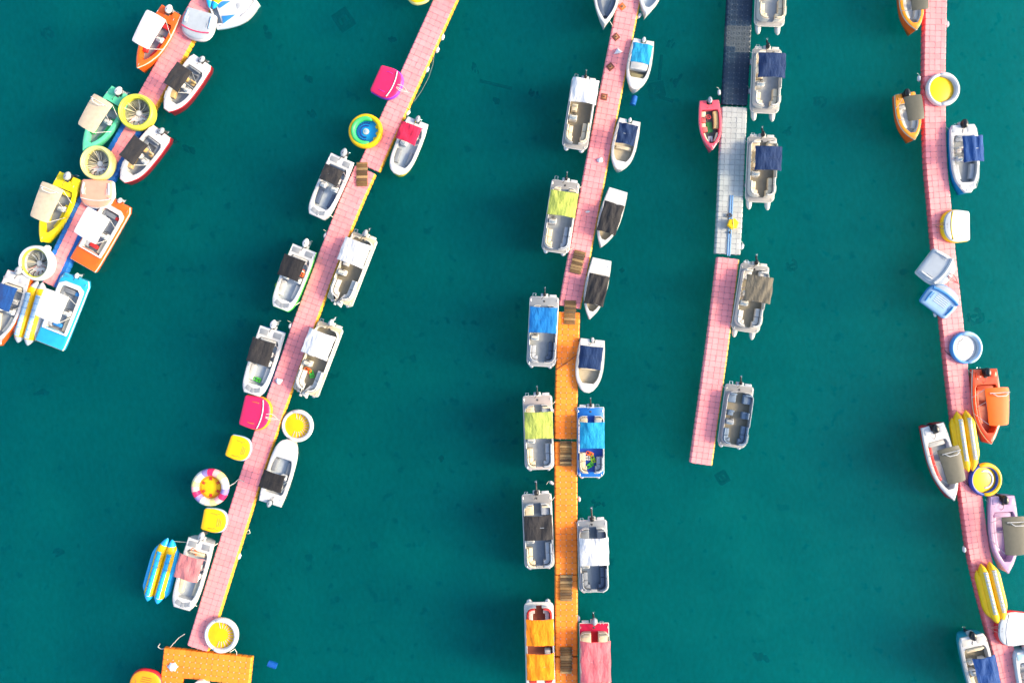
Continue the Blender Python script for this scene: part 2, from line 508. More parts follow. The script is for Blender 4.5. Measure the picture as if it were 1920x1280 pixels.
pier('orange pier section between the double orange canopies and the pink canopy boat', [(1062, 1078), (1062, 1150), (1062, 1224)], 4, lambda r, j, n: 'orange', PINO)
pier('last orange pier section, reached over the ramp across a dark gap', [(1062, 1232), (1062.5, 1320)], 4, lambda r, j, n: 'orange', PINO)
pier('dark navy pier section of ringed floats with a grey patch', [(1389, -30), (1388, 0), (1378, 198.5)], 5,
     lambda r, j, n: 'slate' if 8 <= r <= 12 and not (r > 11 and j < 2) else 'navy', PIND, .455)
pier('pale grey pier section joining the navy floats and the pink tail', [(1377.5, 201), (1369, 398), (1364.5, 481)], 5, lambda r, j, n: 'grey', PING, .455)
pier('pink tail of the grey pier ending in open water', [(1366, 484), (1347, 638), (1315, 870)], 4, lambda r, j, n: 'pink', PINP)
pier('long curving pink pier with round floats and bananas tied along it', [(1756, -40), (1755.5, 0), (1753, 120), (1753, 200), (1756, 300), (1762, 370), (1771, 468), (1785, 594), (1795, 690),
     (1805, 775), (1823, 938), (1840, 1051), (1872, 1180), (1905, 1310)], 4, lambda r, j, n: 'pinkshade', PINP)


def platform():
    a = at((306, 1214), .35); b = at((473, 1232), .35)
    u = (b - a).normalized(); v = Vector((u.y, -u.x, 0)); pitch = (b - a).length / 16
    spots = []; pins = []
    ang = math.atan2(u.y, u.x)
    for r in range(16):
        for j in range(16):
            if r >= 5 and 4 <= j < 12: continue
            p = a + u * ((j + .5) * pitch) + v * ((r + .5) * pitch)
            spots.append((p.x, p.y, ang + math.pi / 2, 'orange', 1 if j in (0,) else (-1 if j == 15 else 0)))
            q = a + u * (j * pitch) + v * (r * pitch)
            if j and r: pins.append((q.x, q.y))
    root = thing('floating_platform', 'orange U shaped float platform at the foot of the long pink pier', 'platform', (a.x, a.y, 0))
    put_cubes(root, spots, round(pitch, 4), pins, PINO)


platform()


# ------------------------------------------------------------------ boat pieces
def hermite(prof):
    T = [p[0] for p in prof]; V = [p[1] for p in prof]; n = len(T)
    sl = [(V[i + 1] - V[i]) / (T[i + 1] - T[i]) for i in range(n - 1)]
    m = [sl[0]] + [0 if sl[i - 1] * sl[i] <= 0 else 2 * sl[i - 1] * sl[i] / (sl[i - 1] + sl[i]) for i in range(1, n - 1)] + [sl[-1]]

    def f(t):
        t = min(max(t, T[0]), T[-1])
        i = min(max(k for k in range(n) if T[k] <= t), n - 2)
        h = T[i + 1] - T[i]; u = (t - T[i]) / h
        return ((2 * u ** 3 - 3 * u * u + 1) * V[i] + (u ** 3 - 2 * u * u + u) * h * m[i] + (-2 * u ** 3 + 3 * u * u) * V[i + 1] + (u ** 3 - u * u) * h * m[i + 1])
    return f


PROF = {
    'skiff': [(0, .84), (.2, .95), (.42, 1), (.62, .93), (.78, .70), (.90, .40), (.97, .14), (1, .02)],
    'round': [(0, .86), (.25, .97), (.5, 1), (.68, .93), (.82, .77), (.92, .55), (.97, .38), (1, .16)],
    'capsule': [(0, .86), (.2, .97), (.45, 1), (.68, .97), (.82, .88), (.91, .72), (.97, .50), (1, .20)],
    'blunt': [(0, .95), (.3, 1), (.6, .985), (.8, .93), (.9, .85), (.955, .74), (1, .58)],
    'barge': [(0, .80), (.04, .99), (.4, 1), (.85, 1), (.95, .985), (1, .96)],
    'deckboat': [(0, .78), (.05, .93), (.35, 1), (.6, .97), (.78, .84), (.9, .58), (.96, .38), (1, .22)],
}


class Hull:
    def __init__(s, L, B, prof, fb=.75, sheer=.2, notch=(0, 0)):
        s.L, s.B, s.fb, s.sheer, s.notch = L, B, fb, sheer, notch
        s.f = hermite(PROF[prof]); s.n = 22

    def hb(s, t): return s.f(t) * s.B / 2
    def y(s, t): return -s.L / 2 + t * s.L
    def z(s, t): return s.fb + s.sheer * max(0, t - .3) ** 2 * 2
    def ts(s): return [1 - (1 - k / (s.n - 1)) ** 1.5 for k in range(s.n)]

    def outer(s, k=1.0, z=None, dz=0.0, grow=0.0):
        T = s.ts(); R = []
        for t in T: R.append((s.hb(t) * k + grow, s.y(t) + (grow if t > .99 else 0), s.z(t) + dz if z is None else z))
        Lp = [(-x, y, zz) for x, y, zz in reversed(R)]
        nw, nd = s.notch; y0 = -s.L / 2; zz = R[0][2]; w = max(nw, s.hb(0) * .3) / 2 * min(1, k + .2)
        st = [(-w, y0, zz), (-w * .85, y0 + nd, zz), (w * .85, y0 + nd, zz), (w, y0, zz)]
        return R + Lp + st

    def inner(s, t0, t1, sd, r0=.8, r1=.5, dz=0.0, z=None, grow=0.0):
        R = []; T = s.ts()
        for u in T:
            t = t0 + (t1 - t0) * u
            f = 1.0
            if u < .12: f *= r0 + (1 - r0) * math.sqrt(max(0, 1 - (1 - u / .12) ** 2))
            if u > .72: f *= r1 + (1 - r1) * math.sqrt(max(0, 1 - ((u - .72) / .28) ** 2))
            R.append((max(.03, (s.hb(t) - sd)) * f - grow, s.y(t) + (grow if u < .01 else 0) - (grow if u > .99 else 0), s.z(t) + dz if z is None else z))
        Lp = [(-x, y, zz) for x, y, zz in reversed(R)]
        x0, y0, z0 = R[0]
        st = [(-x0 * .4, y0, z0), (-x0 * .3, y0, z0), (x0 * .3, y0, z0), (x0 * .4, y0, z0)]
        return R + Lp + st


def build_hull(root, H, chull, cdeck, crail, cliner, cock, floor=.22, cockfloor=None, stripe=None):
    mb = MB()
    mb.skin([H.outer(.45, z=-.38), H.outer(.78, z=-.15), H.outer(.92, z=.16), H.outer(1.0, dz=-.1)], cap0=True)
    mb.build('hull', chull, root, 50)
    if stripe:
        mb = MB(); mb.skin([H.outer(.93, z=.17, grow=.012), H.outer(.965, z=.36, grow=.012)]); mb.build('hull_stripe', stripe, root, 60)
    mb = MB()
    mb.skin([H.outer(1, dz=-.13, grow=.0), H.outer(1, dz=-.11, grow=.035), H.outer(1, dz=-.02, grow=.035), H.outer(1, dz=.0, grow=.01)])
    mb.build('rub_rail', crail, root, 50)
    i0 = H.inner(*cock)
    mb = MB()
    mid = [((a[0] * .5 + b[0] * .5), (a[1] * .5 + b[1] * .5), (a[2] + b[2]) / 2 + .045) for a, b in zip(H.outer(1, grow=-.01), i0)]
    lip = [(p[0], p[1], p[2] + .06) for p in i0]
    lip2 = [(p[0], p[1], p[2] + .05) for p in H.inner(*cock, grow=.035)]
    mb.skin([H.outer(1, dz=-.005, grow=-.005), [(m[0] * .2 + o[0] * .8, m[1] * .2 + o[1] * .8, m[2] - .01) for m, o in zip(mid, H.outer(1))], mid, lip, lip2])
    mb.build('deck', cdeck, root, 32)
    mb = MB()
    mb.skin([[(p[0], p[1], p[2] + .05) for p in H.inner(*cock, grow=.036)], H.inner(*cock, grow=.06, z=floor)])
    ln = mb.build('cockpit_liner', cliner, root, 60)
    mb = MB(); lo = H.inner(*cock, grow=.06, z=floor); c = mb.loop(lo); mb.f.append(tuple(c))
    mb.build('cockpit_floor', cockfloor or cliner, root)
    return ln


def motor(root, y, z, cowl=None, size=1.0, tilt=0.0, stripe=True, x=0.0):
    cowl = cowl or MOTG; k = size
    M = Matrix.Translation((x, y, z)) @ Matrix.Rotation(math.radians(tilt), 4, 'X')

    def egg(w, l, zz, sh=0):
        return [(w * math.cos(a) * (1 - .22 * (math.sin(a) < 0) * abs(math.sin(a))) * k, (l * math.sin(a) + sh) * k, zz * k)
                for a in [2 * math.pi * i / 14 for i in range(14)]]
    mb = MB()
    mb.skin([egg(.17, .26, .02), egg(.25, .37, .08), egg(.265, .40, .26), egg(.24, .37, .40, .01), egg(.17, .28, .48, .02), egg(.06, .12, .505, .03)], cap0=True, cap1=True)
    o = mb.tf(M).build('outboard_motor', cowl, root, 60)
    mb = MB(); mb.skin([egg(.268, .403, .10), egg(.275, .41, .13), egg(.272, .407, .155)]); mb.tf(M).build('cowl_band', DARK, o, 60)
    if stripe:
        mb = MB(); mb.box(0, .08 * k, .495 * k, .05 * k, .2 * k, .02 * k, .02, .008); mb.tf(M).build('cowl_mark', BLACK, o)
    mb = MB()
    mb.skin([[(a * .09 * k, (b * .16 - .05) * k, zz * k) for a, b in ((1, -.6), (1, .6), (0, 1), (-1, .6), (-1, -.6), (0, -1.3))] for zz in (.05, -.35, -.85)], cap0=True, cap1=True)
    mb.tf(M).build('leg', DARK if cowl is not MOTW else MOTG, o)
    mb = MB(); mb.ell((0, -.08 * k, -.88 * k), (.07 * k, .26 * k, .08 * k), 8, 5); mb.tf(M).build('gearcase', MOTW if tilt else MOTG, o, 60)
    mb = MB()
    for q in range(3):
        a = q * 2.094
        mb.skin([[((.05 + r) * math.cos(a + s) * k, (-.34 + .02 * s) * k, (-.88 + (.05 + r) * math.sin(a + s) * .9) * k) for r, s in ((0, -.3), (.12, -.35), (.13, .3), (0, .3))],
                 [((.05 + r) * math.cos(a + s) * k, (-.36 + .02 * s) * k, (-.88 + (.05 + r) * math.sin(a + s) * .9) * k) for r, s in ((0, -.3), (.12, -.35), (.13, .3), (0, .3))]], cap0=True, cap1=True)
    mb.tf(M).build('propeller', STEEL, o)
    mb = MB(); mb.box(x, y + .42 * k, z - .25, .26 * k, .16 * k, .30, .02, .02)
    for sx in (-1, 1): mb.tube([(x + sx * .1 * k, y + .38 * k, z - .02), (x + sx * .1 * k, y + .15 * k, z + .02)], .025, 5)
    mb.build('transom_bracket', DARK, o)
    mb = MB(); mb.tube([(x + .05, y + .3 * k, z + .1), (x + .14, y + .7 * k, z + .2), (x + .25, y + 1.0 * k, z - .05)], .02, 5); mb.build('cable', DARK, o)
    return o


def canopy(root, y, l, w, zc, m, fabric=True, wf=None, arch=.16, seed=0, base_z=.8, base_w=None, hoops=2, fm=None, x=0.0, frill=True):
    """sun cover of length l (along the boat) and width w at the stern end, wf at the bow end"""
    r = random.Random(seed * 7 + 3); wf = wf or w
    nx, ny = 14, 16
    wr = [(r.uniform(.4, 3.2), r.uniform(-1.3, 1.3), r.uniform(0, 6.3), r.uniform(.009, .024)) for _ in range(7)] if fabric else []
    sag = r.uniform(.02, .05) if fabric else 0

    def top(u, v):
        ww = w + (wf - w) * v
        e = 1.0
        if not fabric: 
            c = .10
            a = max(0, abs(2 * v - 1) - (1 - c * 1.2)) / (c * 1.2); e = 1 - .06 * a * a
        else: e = 1 - .03 * math.sin(math.pi * v * hoops) ** 2
        X = (u - .5) * ww * e; Y = (v - .5) * l * (1 - (.035 * math.sin(math.pi * u) if fabric else .0) + (.03 * (1 - (2 * u - 1) ** 2) if not fabric else 0))
        Z = arch * (1 - abs(2 * u - 1) ** 2.4) + (.05 * (1 - (2 * v - 1) ** 2))
        if fabric:
            Z += sum(a * math.sin(2 * math.pi * (fx * u + fy * v) + p) for fx, fy, p, a in wr)
            Z -= sag * math.sin(math.pi * v * max(1, hoops - 1)) ** 2 * (1 - (2 * u - 1) ** 2) * (1 if hoops > 1 else 0)
            if u in (0, 1): Z -= .02
        return X + x, Y + y, Z + zc
    mb = MB()
    T = [[top(i / nx, j / ny) for i in range(nx + 1)] for j in range(ny + 1)]
    th = .025 if fabric else .05
    a = [mb.loop(row) for row in T]; b = [mb.loop([(p[0], p[1], p[2] - th) for p in row]) for row in T]
    for j in range(ny):
        for i in range(nx):
            mb.f.append((a[j][i], a[j][i + 1], a[j + 1][i + 1], a[j + 1][i]))
            mb.f.append((b[j][i], b[j + 1][i], b[j + 1][i + 1], b[j][i + 1]))
    for j in range(ny):
        mb.f.append((a[j][0], a[j + 1][0], b[j + 1][0], b[j][0])); mb.f.append((a[j][nx], b[j][nx], b[j + 1][nx], a[j + 1][nx]))
    for i in range(nx):
        mb.f.append((a[0][i], b[0][i], b[0][i + 1], a[0][i + 1])); mb.f.append((a[ny][i], a[ny][i + 1], b[ny][i + 1], b[ny][i]))
    c = mb.build('canopy', m, root, 40)
    if fabric and frill:
        for u in ((.02, .98) if hoops > 1 else ()):
            pass
        for j in range(hoops + 1):
            v = .02 + .96 * j / hoops
            s = MB(); s.tube([(p[0], p[1], p[2] + .004) for p in [top(i / 10, v) for i in range(11)]], .012, 4); s.build('seam', m, c)
    fm = fm or ALU; bw = (base_w or w * 1.04) / 2
    for j in range(hoops + 1):
        v = .03 + .94 * j / hoops
        yt = (v - .5) * l + y; yb = y + (v - .5) * l * .45; ww = (w + (wf - w) * v) / 2
        mb = MB()
        path = [(x + bw, yb, base_z), (x + ww * .98, yt, zc - .10)] + [(x + ww * q, yt, top(.5 + q * .5, v)[2] - th - .025) for q in (.9, .5, 0, -.5, -.9)] + [(x - ww * .98, yt, zc - .10), (x - bw, yb, base_z)]
        mb.tube(path, .022, 5); mb.build('canopy_pole', fm, root)
    return c


def seat(root, x, y, w, l, z, m, h=.38, back=None, name='seat', base=None):
    mb = MB(); mb.box(x, y, z, w, l, h * .6, .05, .01); o = mb.build(name, base or m, root)
    mb = MB(); mb.box(x, y, z + h * .6, w * .97, l * .97, h * .4, .07, .05); mb.build('cushion', m, o, 60)
    if back:
        bx, by = back
        mb = MB()
        if bx: mb.box(x + bx * (w / 2 - .07), y, z + h + .004, .14, l * .94, .3, .05, .05)
        else: mb.box(x, y + by * (l / 2 - .07), z + h + .004, w * .94, .14, .3, .05, .05)
        mb.build('backrest', m, o, 60)
    return o


def console(root, x, y, w, z, m, dash=None, wheel=True, glass=True, h=.75, l=.5):
    mb = MB()
    mb.skin([rr3(x, y, w, l, z), rr3(x, y, w, l, z + h * .75), rr3(x, y + .06, w * .92, l * .7, z + h), rr3(x, y + .06, w * .86, l * .62, z + h + .02)], cap0=True, cap1=True)
    o = mb.build('console', m, root, 35)
    mb = MB(); mb.box(x, y - .1, z + h * .9, w * .72, .2, .04, .03, .012); mb.tf(Matrix.Identity(4)); mb.build('dashboard', dash or DARK, o)
    if wheel:
        mb = MB(); R = .18
        mb.tube([(x + R * math.cos(a), y - .34 + R * .55 * math.sin(a), z + h * .86 + R * .8 * math.sin(a)) for a in [i * math.pi / 7 for i in range(14)]], .02, 5, True)
        for a in (0.5, 2.6, 4.7): mb.tube([(x, y - .34, z + h * .86), (x + R * math.cos(a), y - .34 + R * .55 * math.sin(a), z + h * .86 + R * .8 * math.sin(a))], .014, 4)
        mb.tube([(x, y - .34, z + h * .86), (x, y - .15, z + h * .8)], .025, 5); mb.build('steering_wheel', BLACK, o)
    if glass:
        mb = MB(); z1 = z + h + .02
        mb.skin([[(x + sx * w * .42, y + .12 + .1 * (1 - q * q), z1), (x + sx * w * .42, y + .135 + .1 * (1 - q * q), z1), (x + sx * w * .38, y + .03 + .08 * (1 - q * q), z1 + .3), (x + sx * w * .38, y + .015 + .08 * (1 - q * q), z1 + .3)]
                 for sx, q in ((-1, 1), (-.5, .5), (0, 0), (.5, .5), (1, 1))], cap0=True, cap1=True)
        mb.build('windscreen', GLASS, o, 50)
    return o


def rr3(x, y, w, l, z, r=.08):
    return [(a, b, z) for a, b in rrect(x - w / 2, y - l / 2, x + w / 2, y + l / 2, min(r, w * .4, l * .4), 3)]


def side_bench(root, H, cock, u0, u1, sx, w, z, h, m, name='bench'):
    """bench that follows the inside of the hull"""
    t0, t1, sd = cock[:3]
    P = []
    for k in range(10):
        u = u0 + (u1 - u0) * k / 9; t = t0 + (t1 - t0) * u
        P.append((sx * max(.08, H.hb(t) - sd - .07), H.y(t)))
    mb = MB(); mb.ribbon(P, 0, w, z, z + h, .04) if sx > 0 else mb.ribbon(list(reversed(P)), 0, w, z, z + h, .04)
    return mb.build(name, m, root, 50)


def cleats(root, spots, z):
    for x, y in spots:
        mb = MB(); mb.tube([(x, y - .09, z + .06), (x, y + .09, z + .06)], .016, 5)
        for d in (-.035, .035): mb.tube([(x, y + d, z - .02), (x, y + d, z + .06)], .013, 5)
        mb.build('cleat', STEEL, root)


def grabrail(root, pts, r=.018, m=None):
    mb = MB(); mb.tube(pts, r, 6); return mb.build('grab_rail', m or STEEL, root)


def vest(label, p, z, rz, m):
    root = thing('life_vest', label, 'life vest', at(p, z), rz, 'life vests left in the boats')
    for sx in (-1, 1):
        mb = MB(); mb.skin([[(sx * .11 + .1 * a, b * .26 + (.05 if abs(a) < .5 else 0), zz) for a, b in ((1, -.9), (1, .5), (.5, 1), (-.6, .9), (-1, .2), (-1, -1))] for zz in (0, .05)]
                           + [[(sx * .11 + .07 * a, b * .2, .09) for a, b in ((1, -.9), (1, .5), (.5, 1), (-.6, .9), (-1, .2), (-1, -1))]], cap0=True, cap1=True)
        mb.build('panel', m, root, 60)
    mb = MB(); mb.tube([(-.15, .2, .05), (-.12, .36, .07), (0, .42, .08), (.12, .36, .07), (.15, .2, .05)], .04, 6); mb.build('collar', m, root, 60)
    mb = MB(); mb.box(0, -.08, .085, .36, .05, .02, .01, .005); mb.build('strap', DARK, root)


CANOPY_LOG = []


def cpos(c, rz, px, zc):
    lx, ly = local(c, rz, at(px, zc))
    CANOPY_LOG.append((px, round(lx, 2), round(ly, 2)))
    return ly, max(-.18, min(.18, lx * .6))


# ---- open boats with a pointed bow and a rigid bimini top
def bimini_boat(label, stern, bow, beam, top, tl, tw, twf, chull, cdeck, crail, floor, ctop, bench, mcol=None, zt=2.25, stripe=None, seed=1, fabric=False, rail=True, cliner=None, tower=True, seats=None, mo=.0):
    c, rz, L = frame(stern, bow, .7)
    B = beam / S * .985
    root = thing('motorboat', label, 'boat', c, rz, 'boats moored along the piers')
    H = Hull(L, B, 'skiff', .68, .28, (.62, .45))
    ck = (.20, .86, .20, .86, .55)
    build_hull(root, H, chull, cdeck, crail, cliner or cdeck, ck, .25, floor, stripe)
    side_bench(root, H, ck, .12, .82, 1, .36, .25, .30, bench)
    side_bench(root, H, ck, .30, .86, -1, .36, .25, .30, seats or bench)
    seat(root, 0, H.y(.20) + .32, B * .62, .42, .25, VWHITE if seats else bench, .34)
    console(root, -B * .20, H.y(.47), .55, .25, WHITE, h=.62)
    for sx in (-1, 1):
        mb = MB(); mb.box(sx * B * .27, H.y(.07), H.z(0) + .04, B * .2, .5, .05, .08, .02); mb.build('stern_hatch', cdeck, root)
    motor(root, -L / 2 + .10 - mo, .72, mcol or MOTW)
    yt, xo = cpos(c, rz, top, zt)
    canopy(root, yt, tl / S, tw / S, zt, ctop, fabric, twf / S, .09, seed, H.fb, B * .86, 1 if tower else 2, WHITE if tower else None, x=xo)
    if rail:
        y = yt - tl / S * .33; w = tw / S * .28
        mb = MB(); mb.tube([(-w, y - .05, zt + .12), (-w, y - .02, zt + .26), (-w * .6, y + .14, zt + .30), (w * .6, y + .14, zt + .30), (w, y - .02, zt + .26), (w, y - .05, zt + .12)], .035, 6)
        mb.tube([(-w * 1.5, y - .12, zt + .12), (w * 1.5, y - .12, zt + .12)], .03, 5)
        mb.build('board_rack', WHITE, root)
        for sx in (-1, 1):
            mb = MB(); mb.tube([(sx * B * .40, yt + .2, H.fb), (sx * tw / S * .45, yt - .5, zt - .05)], .022, 5); mb.build('stay', WHITE, root)
    cleats(root, [(0, H.y(.95)), (B * .36, H.y(.12)), (-B * .36, H.y(.12))], H.z(.95) - .02)
    return root, H


ORG = gel('orange', (.80, .115, .012)); GRN = gel('sea green', (.10, .55, .32)); YELG = gel('yellow', (.76, .60, .01)); LIL = gel('lilac', (.50, .32, .47))
DORG = gel('deep orange', (.62, .06, .012)); PKG = gel('coral pink', (.72, .08, .12)); BLUG = gel('boat blue', (.015, .14, .48)); SKYG = gel('sky blue', (.02, .34, .56))
REDG = gel('deep red', (.45, .015, .03)); LBLG = gel('pale blue', (.42, .60, .70)); AMBG = gel('amber', (.80, .28, .02))
C_WHITE = cloth('white', (.55, .56, .58)); C_CREAM = cloth('cream', (.66, .58, .45)); C_BLACK = cloth('black', (.013, .013, .016)); C_NAVY = cloth('navy', (.005, .024, .085))
C_BLUE = cloth('blue', (.004, .14, .40)); C_SKY = cloth('sky blue', (.008, .25, .46)); C_LIME = cloth('lime', (.34, .40, .08)); C_PINK = cloth('dusty pink', (.44, .155, .165))
C_ORANGE = cloth('orange', (.84, .22, .001)); C_CERISE = cloth('cerise', (.50, .012, .055)); C_GREY = cloth('taupe grey', (.115, .103, .078)); C_ROYAL = cloth('royal blue', (.005, .05, .20))
C_CHAR = cloth('charcoal', (.024, .023, .025)); C_ROSE = cloth('rose', (.64, .13, .15))
T_WHITE = vin('top white', (.58, .58, .58)); T_CREAM = vin('top cream', (.48, .40, .29)); T_GREY = vin('top grey', (.075, .075, .058)); T_ORANGE = vin('top orange', (.90, .11, .001))

bimini_boat('bright orange pointed boat with a white hard top, red benches and white motor', (320.6, 18.3), (260, 128.7), 47, (280.5, 57.7), 62, 40, 34, ORG, ORG, CREAM, FLOORG, T_WHITE, VRED, MOTW, rail=False, seed=1)
bimini_boat('mint green pointed boat with a cream hard top beside a round yellow float', (226.6, 171), (159, 283.5), 48, (179, 214.6), 62, 40, 34, GRN, GRN, GRN, FLOORG, T_CREAM, VGREEN, MOTW, seed=2)
bimini_boat('yellow pointed boat with a cream hard top and bluish grey motor', (131, 329.5), (80, 453), 50, (87, 380), 66, 42, 35, YELG, YELG, YELG, FLOORG, T_CREAM, VYEL, MOTG, seed=3)
bimini_boat('orange boat with a solid orange hard top and black motor', (1847, 692), (1855, 831), 53, (1866, 762), 67, 44, 35, DORG, DORG, CREAM, mat('floor rust', (.36, .06, .015), .5), T_ORANGE, vin('rust', (.45, .06, .015)), MOTB, seed=4, mo=-.15)
bimini_boat('white boat with a red hull stripe, grey hard top and a red cushion', (1749, 797), (1786, 936), 51, (1784, 872), 64, 41, 33, REDG, WHITE, WHITE, FLOORG, T_GREY, VRED, MOTB, seed=5, seats=VWHITE, mo=-.15)
bimini_boat('lilac boat with a grey hard top and a black motor', (1880, 930), (1887, 1072), 53, (1900, 1004), 68, 47, 40, LIL, LIL, LIL, mat('floor mauve', (.34, .20, .33), .5), T_GREY, vin('lilac', (.50, .32, .46)), MOTB, seed=6, mo=-.15)
bimini_boat('small orange boat with a grey sun cover, whole in view beside the curving pier', (1697, 175), (1712, 263), 44, (1711, 203), 44, 33, 30, ORG, AMBG, CREAM, WHITE, T_GREY, VWHITE, MOTB, zt=1.9, seed=7, rail=False, cliner=WHITE)
bimini_boat('small orange boat with a grey sun cover cut off by the top of the picture', (1705, -32), (1715.5, 58), 43, (1722, -4), 44, 33, 30, ORG, AMBG, CREAM, WHITE, T_GREY, VWHITE, MOTB, zt=1.9, seed=8, rail=False, cliner=WHITE)


# ---- white deck boats with blunt bow, black soft top, red lower hull
def deck_boat(label, stern, bow, beam, top, seed):
    c, rz, L = frame(stern, bow, .8); B = beam / S
    root = thing('motorboat', label, 'boat', c, rz, 'boats moored along the piers')
    H = Hull(L, B, 'deckboat', .85, .15, (.6, .30)); ck = (.17, .84, .26, .8, .6)
    build_hull(root, H, gel('maroon', (.15, .008, .014)), WHITE, REDG, LGREY, ck, .35, FLOORG)
    side_bench(root, H, ck, .05, .42, 1, .42, .35, .34, VGREY); side_bench(root, H, ck, .05, .42, -1, .42, .35, .34, VGREY)
    seat(root, 0, H.y(.17) + .32, B * .5, .45, .35, VGREY, .36, back=(0, -1))
    side_bench(root, H, ck, .62, .92, 1, .38, .35, .36, VTAN); side_bench(root, H, ck, .62, .92, -1, .30, .35, .36, VGREY)
    console(root, B * .2, H.y(.52), .6, .35, WHITE, h=.7); console(root, -B * .22, H.y(.54), .5, .35, WHITE, wheel=False, h=.7)
    seat(root, B * .2, H.y(.40), .45, .42, .35, VTAN, .42, back=(0, -1)); seat(root, -B * .2, H.y(.40), .45, .42, .35, VTAN, .42, back=(0, -1))
    motor(root, -L / 2 - .02, .72, MOTG, .8)
    y, xo = cpos(c, rz, top, 2.1)
    canopy(root, y, 2.15, 1.55, 2.1, C_CHAR, True, 1.5, .14, seed, .9, B * .88, 2, x=xo)
    cleats(root, [(B * .38, H.y(.1)), (-B * .38, H.y(.1)), (.2, H.y(.93)), (-.2, H.y(.93))], .95)
    grabrail(root, [(B * .42, H.y(.72), .9), (B * .40, H.y(.74), 1.1), (B * .3, H.y(.86), 1.12), (B * .28, H.y(.88), .95)])


deck_boat('white deck boat with a black soft top, beside the bright orange boat', (379.6, 113), (314, 208), 49, (331, 143.5), 21)
deck_boat('white deck boat with a black soft top, between two round yellow floats', (303.7, 246.6), (232, 340), 49, (248, 279.4), 22)


# ---- square barge boats with a white square hard top
def barge_boat(label, stern, bow, beam, top, chull, seatc, seed):
    c, rz, L = frame(stern, bow, .7); B = beam / S
    root = thing('barge_boat', label, 'boat', c, rz, 'square barge boats')
    H = Hull(L, B, 'barge', .62, .10, (.5, .12)); ck = (.16, .78, .34, .72, .97)
    build_hull(root, H, chull, chull, CREAM, WHITE, ck, .28, FLOORG, None)
    # white raised coaming round the cockpit
    mb = MB(); o = H.inner(.10, .80, .16, .55, .97); i = H.inner(.16, .78, .36, .72, .97)
    mb.skin([[(p[0], p[1], .66) for p in o], [(p[0], p[1], .80) for p in o], [(p[0] * .98, p[1], .84) for p in o], [(p[0], p[1], .84) for p in i], [(p[0], p[1], .55) for p in i]])
    mb.build('coaming', WHITE, root, 40)
    side_bench(root, H, ck, .02, .35, 1, .4, .28, .3, VGREY); side_bench(root, H, ck, .62, .95, 1, .35, .28, .3, VLGREY)
    side_bench(root, H, ck, .1, .35, -1, .4, .28, .3, VGREY); side_bench(root, H, ck, .60, .97, -1, .45, .28, .3, VCREAM)
    seat(root, 0, H.y(.16) + .35, B * .48, .45, .28, VGREY, .34)
    seat(root, B * .02, H.y(.70), .8, .32, .28, seatc, .38); seat(root, -B * .24, H.y(.22), .4, .35, .28, seatc, .38)
    console(root, -B * .22, H.y(.5), .55, .28, WHITE, h=.75); console(root, B * .3, H.y(.52), .35, .28, LGREY, wheel=False, glass=False, h=.5)
    motor(root, -L / 2 - .12, .5, MOTW, .62)
    y, xo = cpos(c, rz, top, 2.3)
    canopy(root, y, 52 / S, 47 / S, 2.3, T_WHITE, False, 46 / S, .07, seed, .8, B * .8, 1, WHITE, x=xo)
    for sx in (-.2, .12):
        mb = MB(); mb.box(sx * B, H.y(.87), .66, .28, .2, .05, .08, .02, .3); mb.build('deck_hatch', WHITE, root)
    cleats(root, [(B * .42, H.y(.9)), (-B * .42, H.y(.9)), (B * .42, H.y(.06)), (-B * .42, H.y(.06))], .66)
    mb = MB(); mb.tube([(B * .2, H.y(.03), .65), (B * .2, H.y(.03), .95), (B * .36, H.y(.03), .95), (B * .36, H.y(.03), .65)], .02, 5); mb.build('boarding_ladder', STEEL, root)


barge_boat('square orange barge boat with a white hard top, beside blue edged pier', (223, 378), (155, 497), 54, (171.6, 422.5), ORG, VRED, 31)
barge_boat('square sky blue barge boat with a white hard top', (142.6, 519), (92, 647), 56, (96.6, 573.4), SKYG, VBLUE, 32)


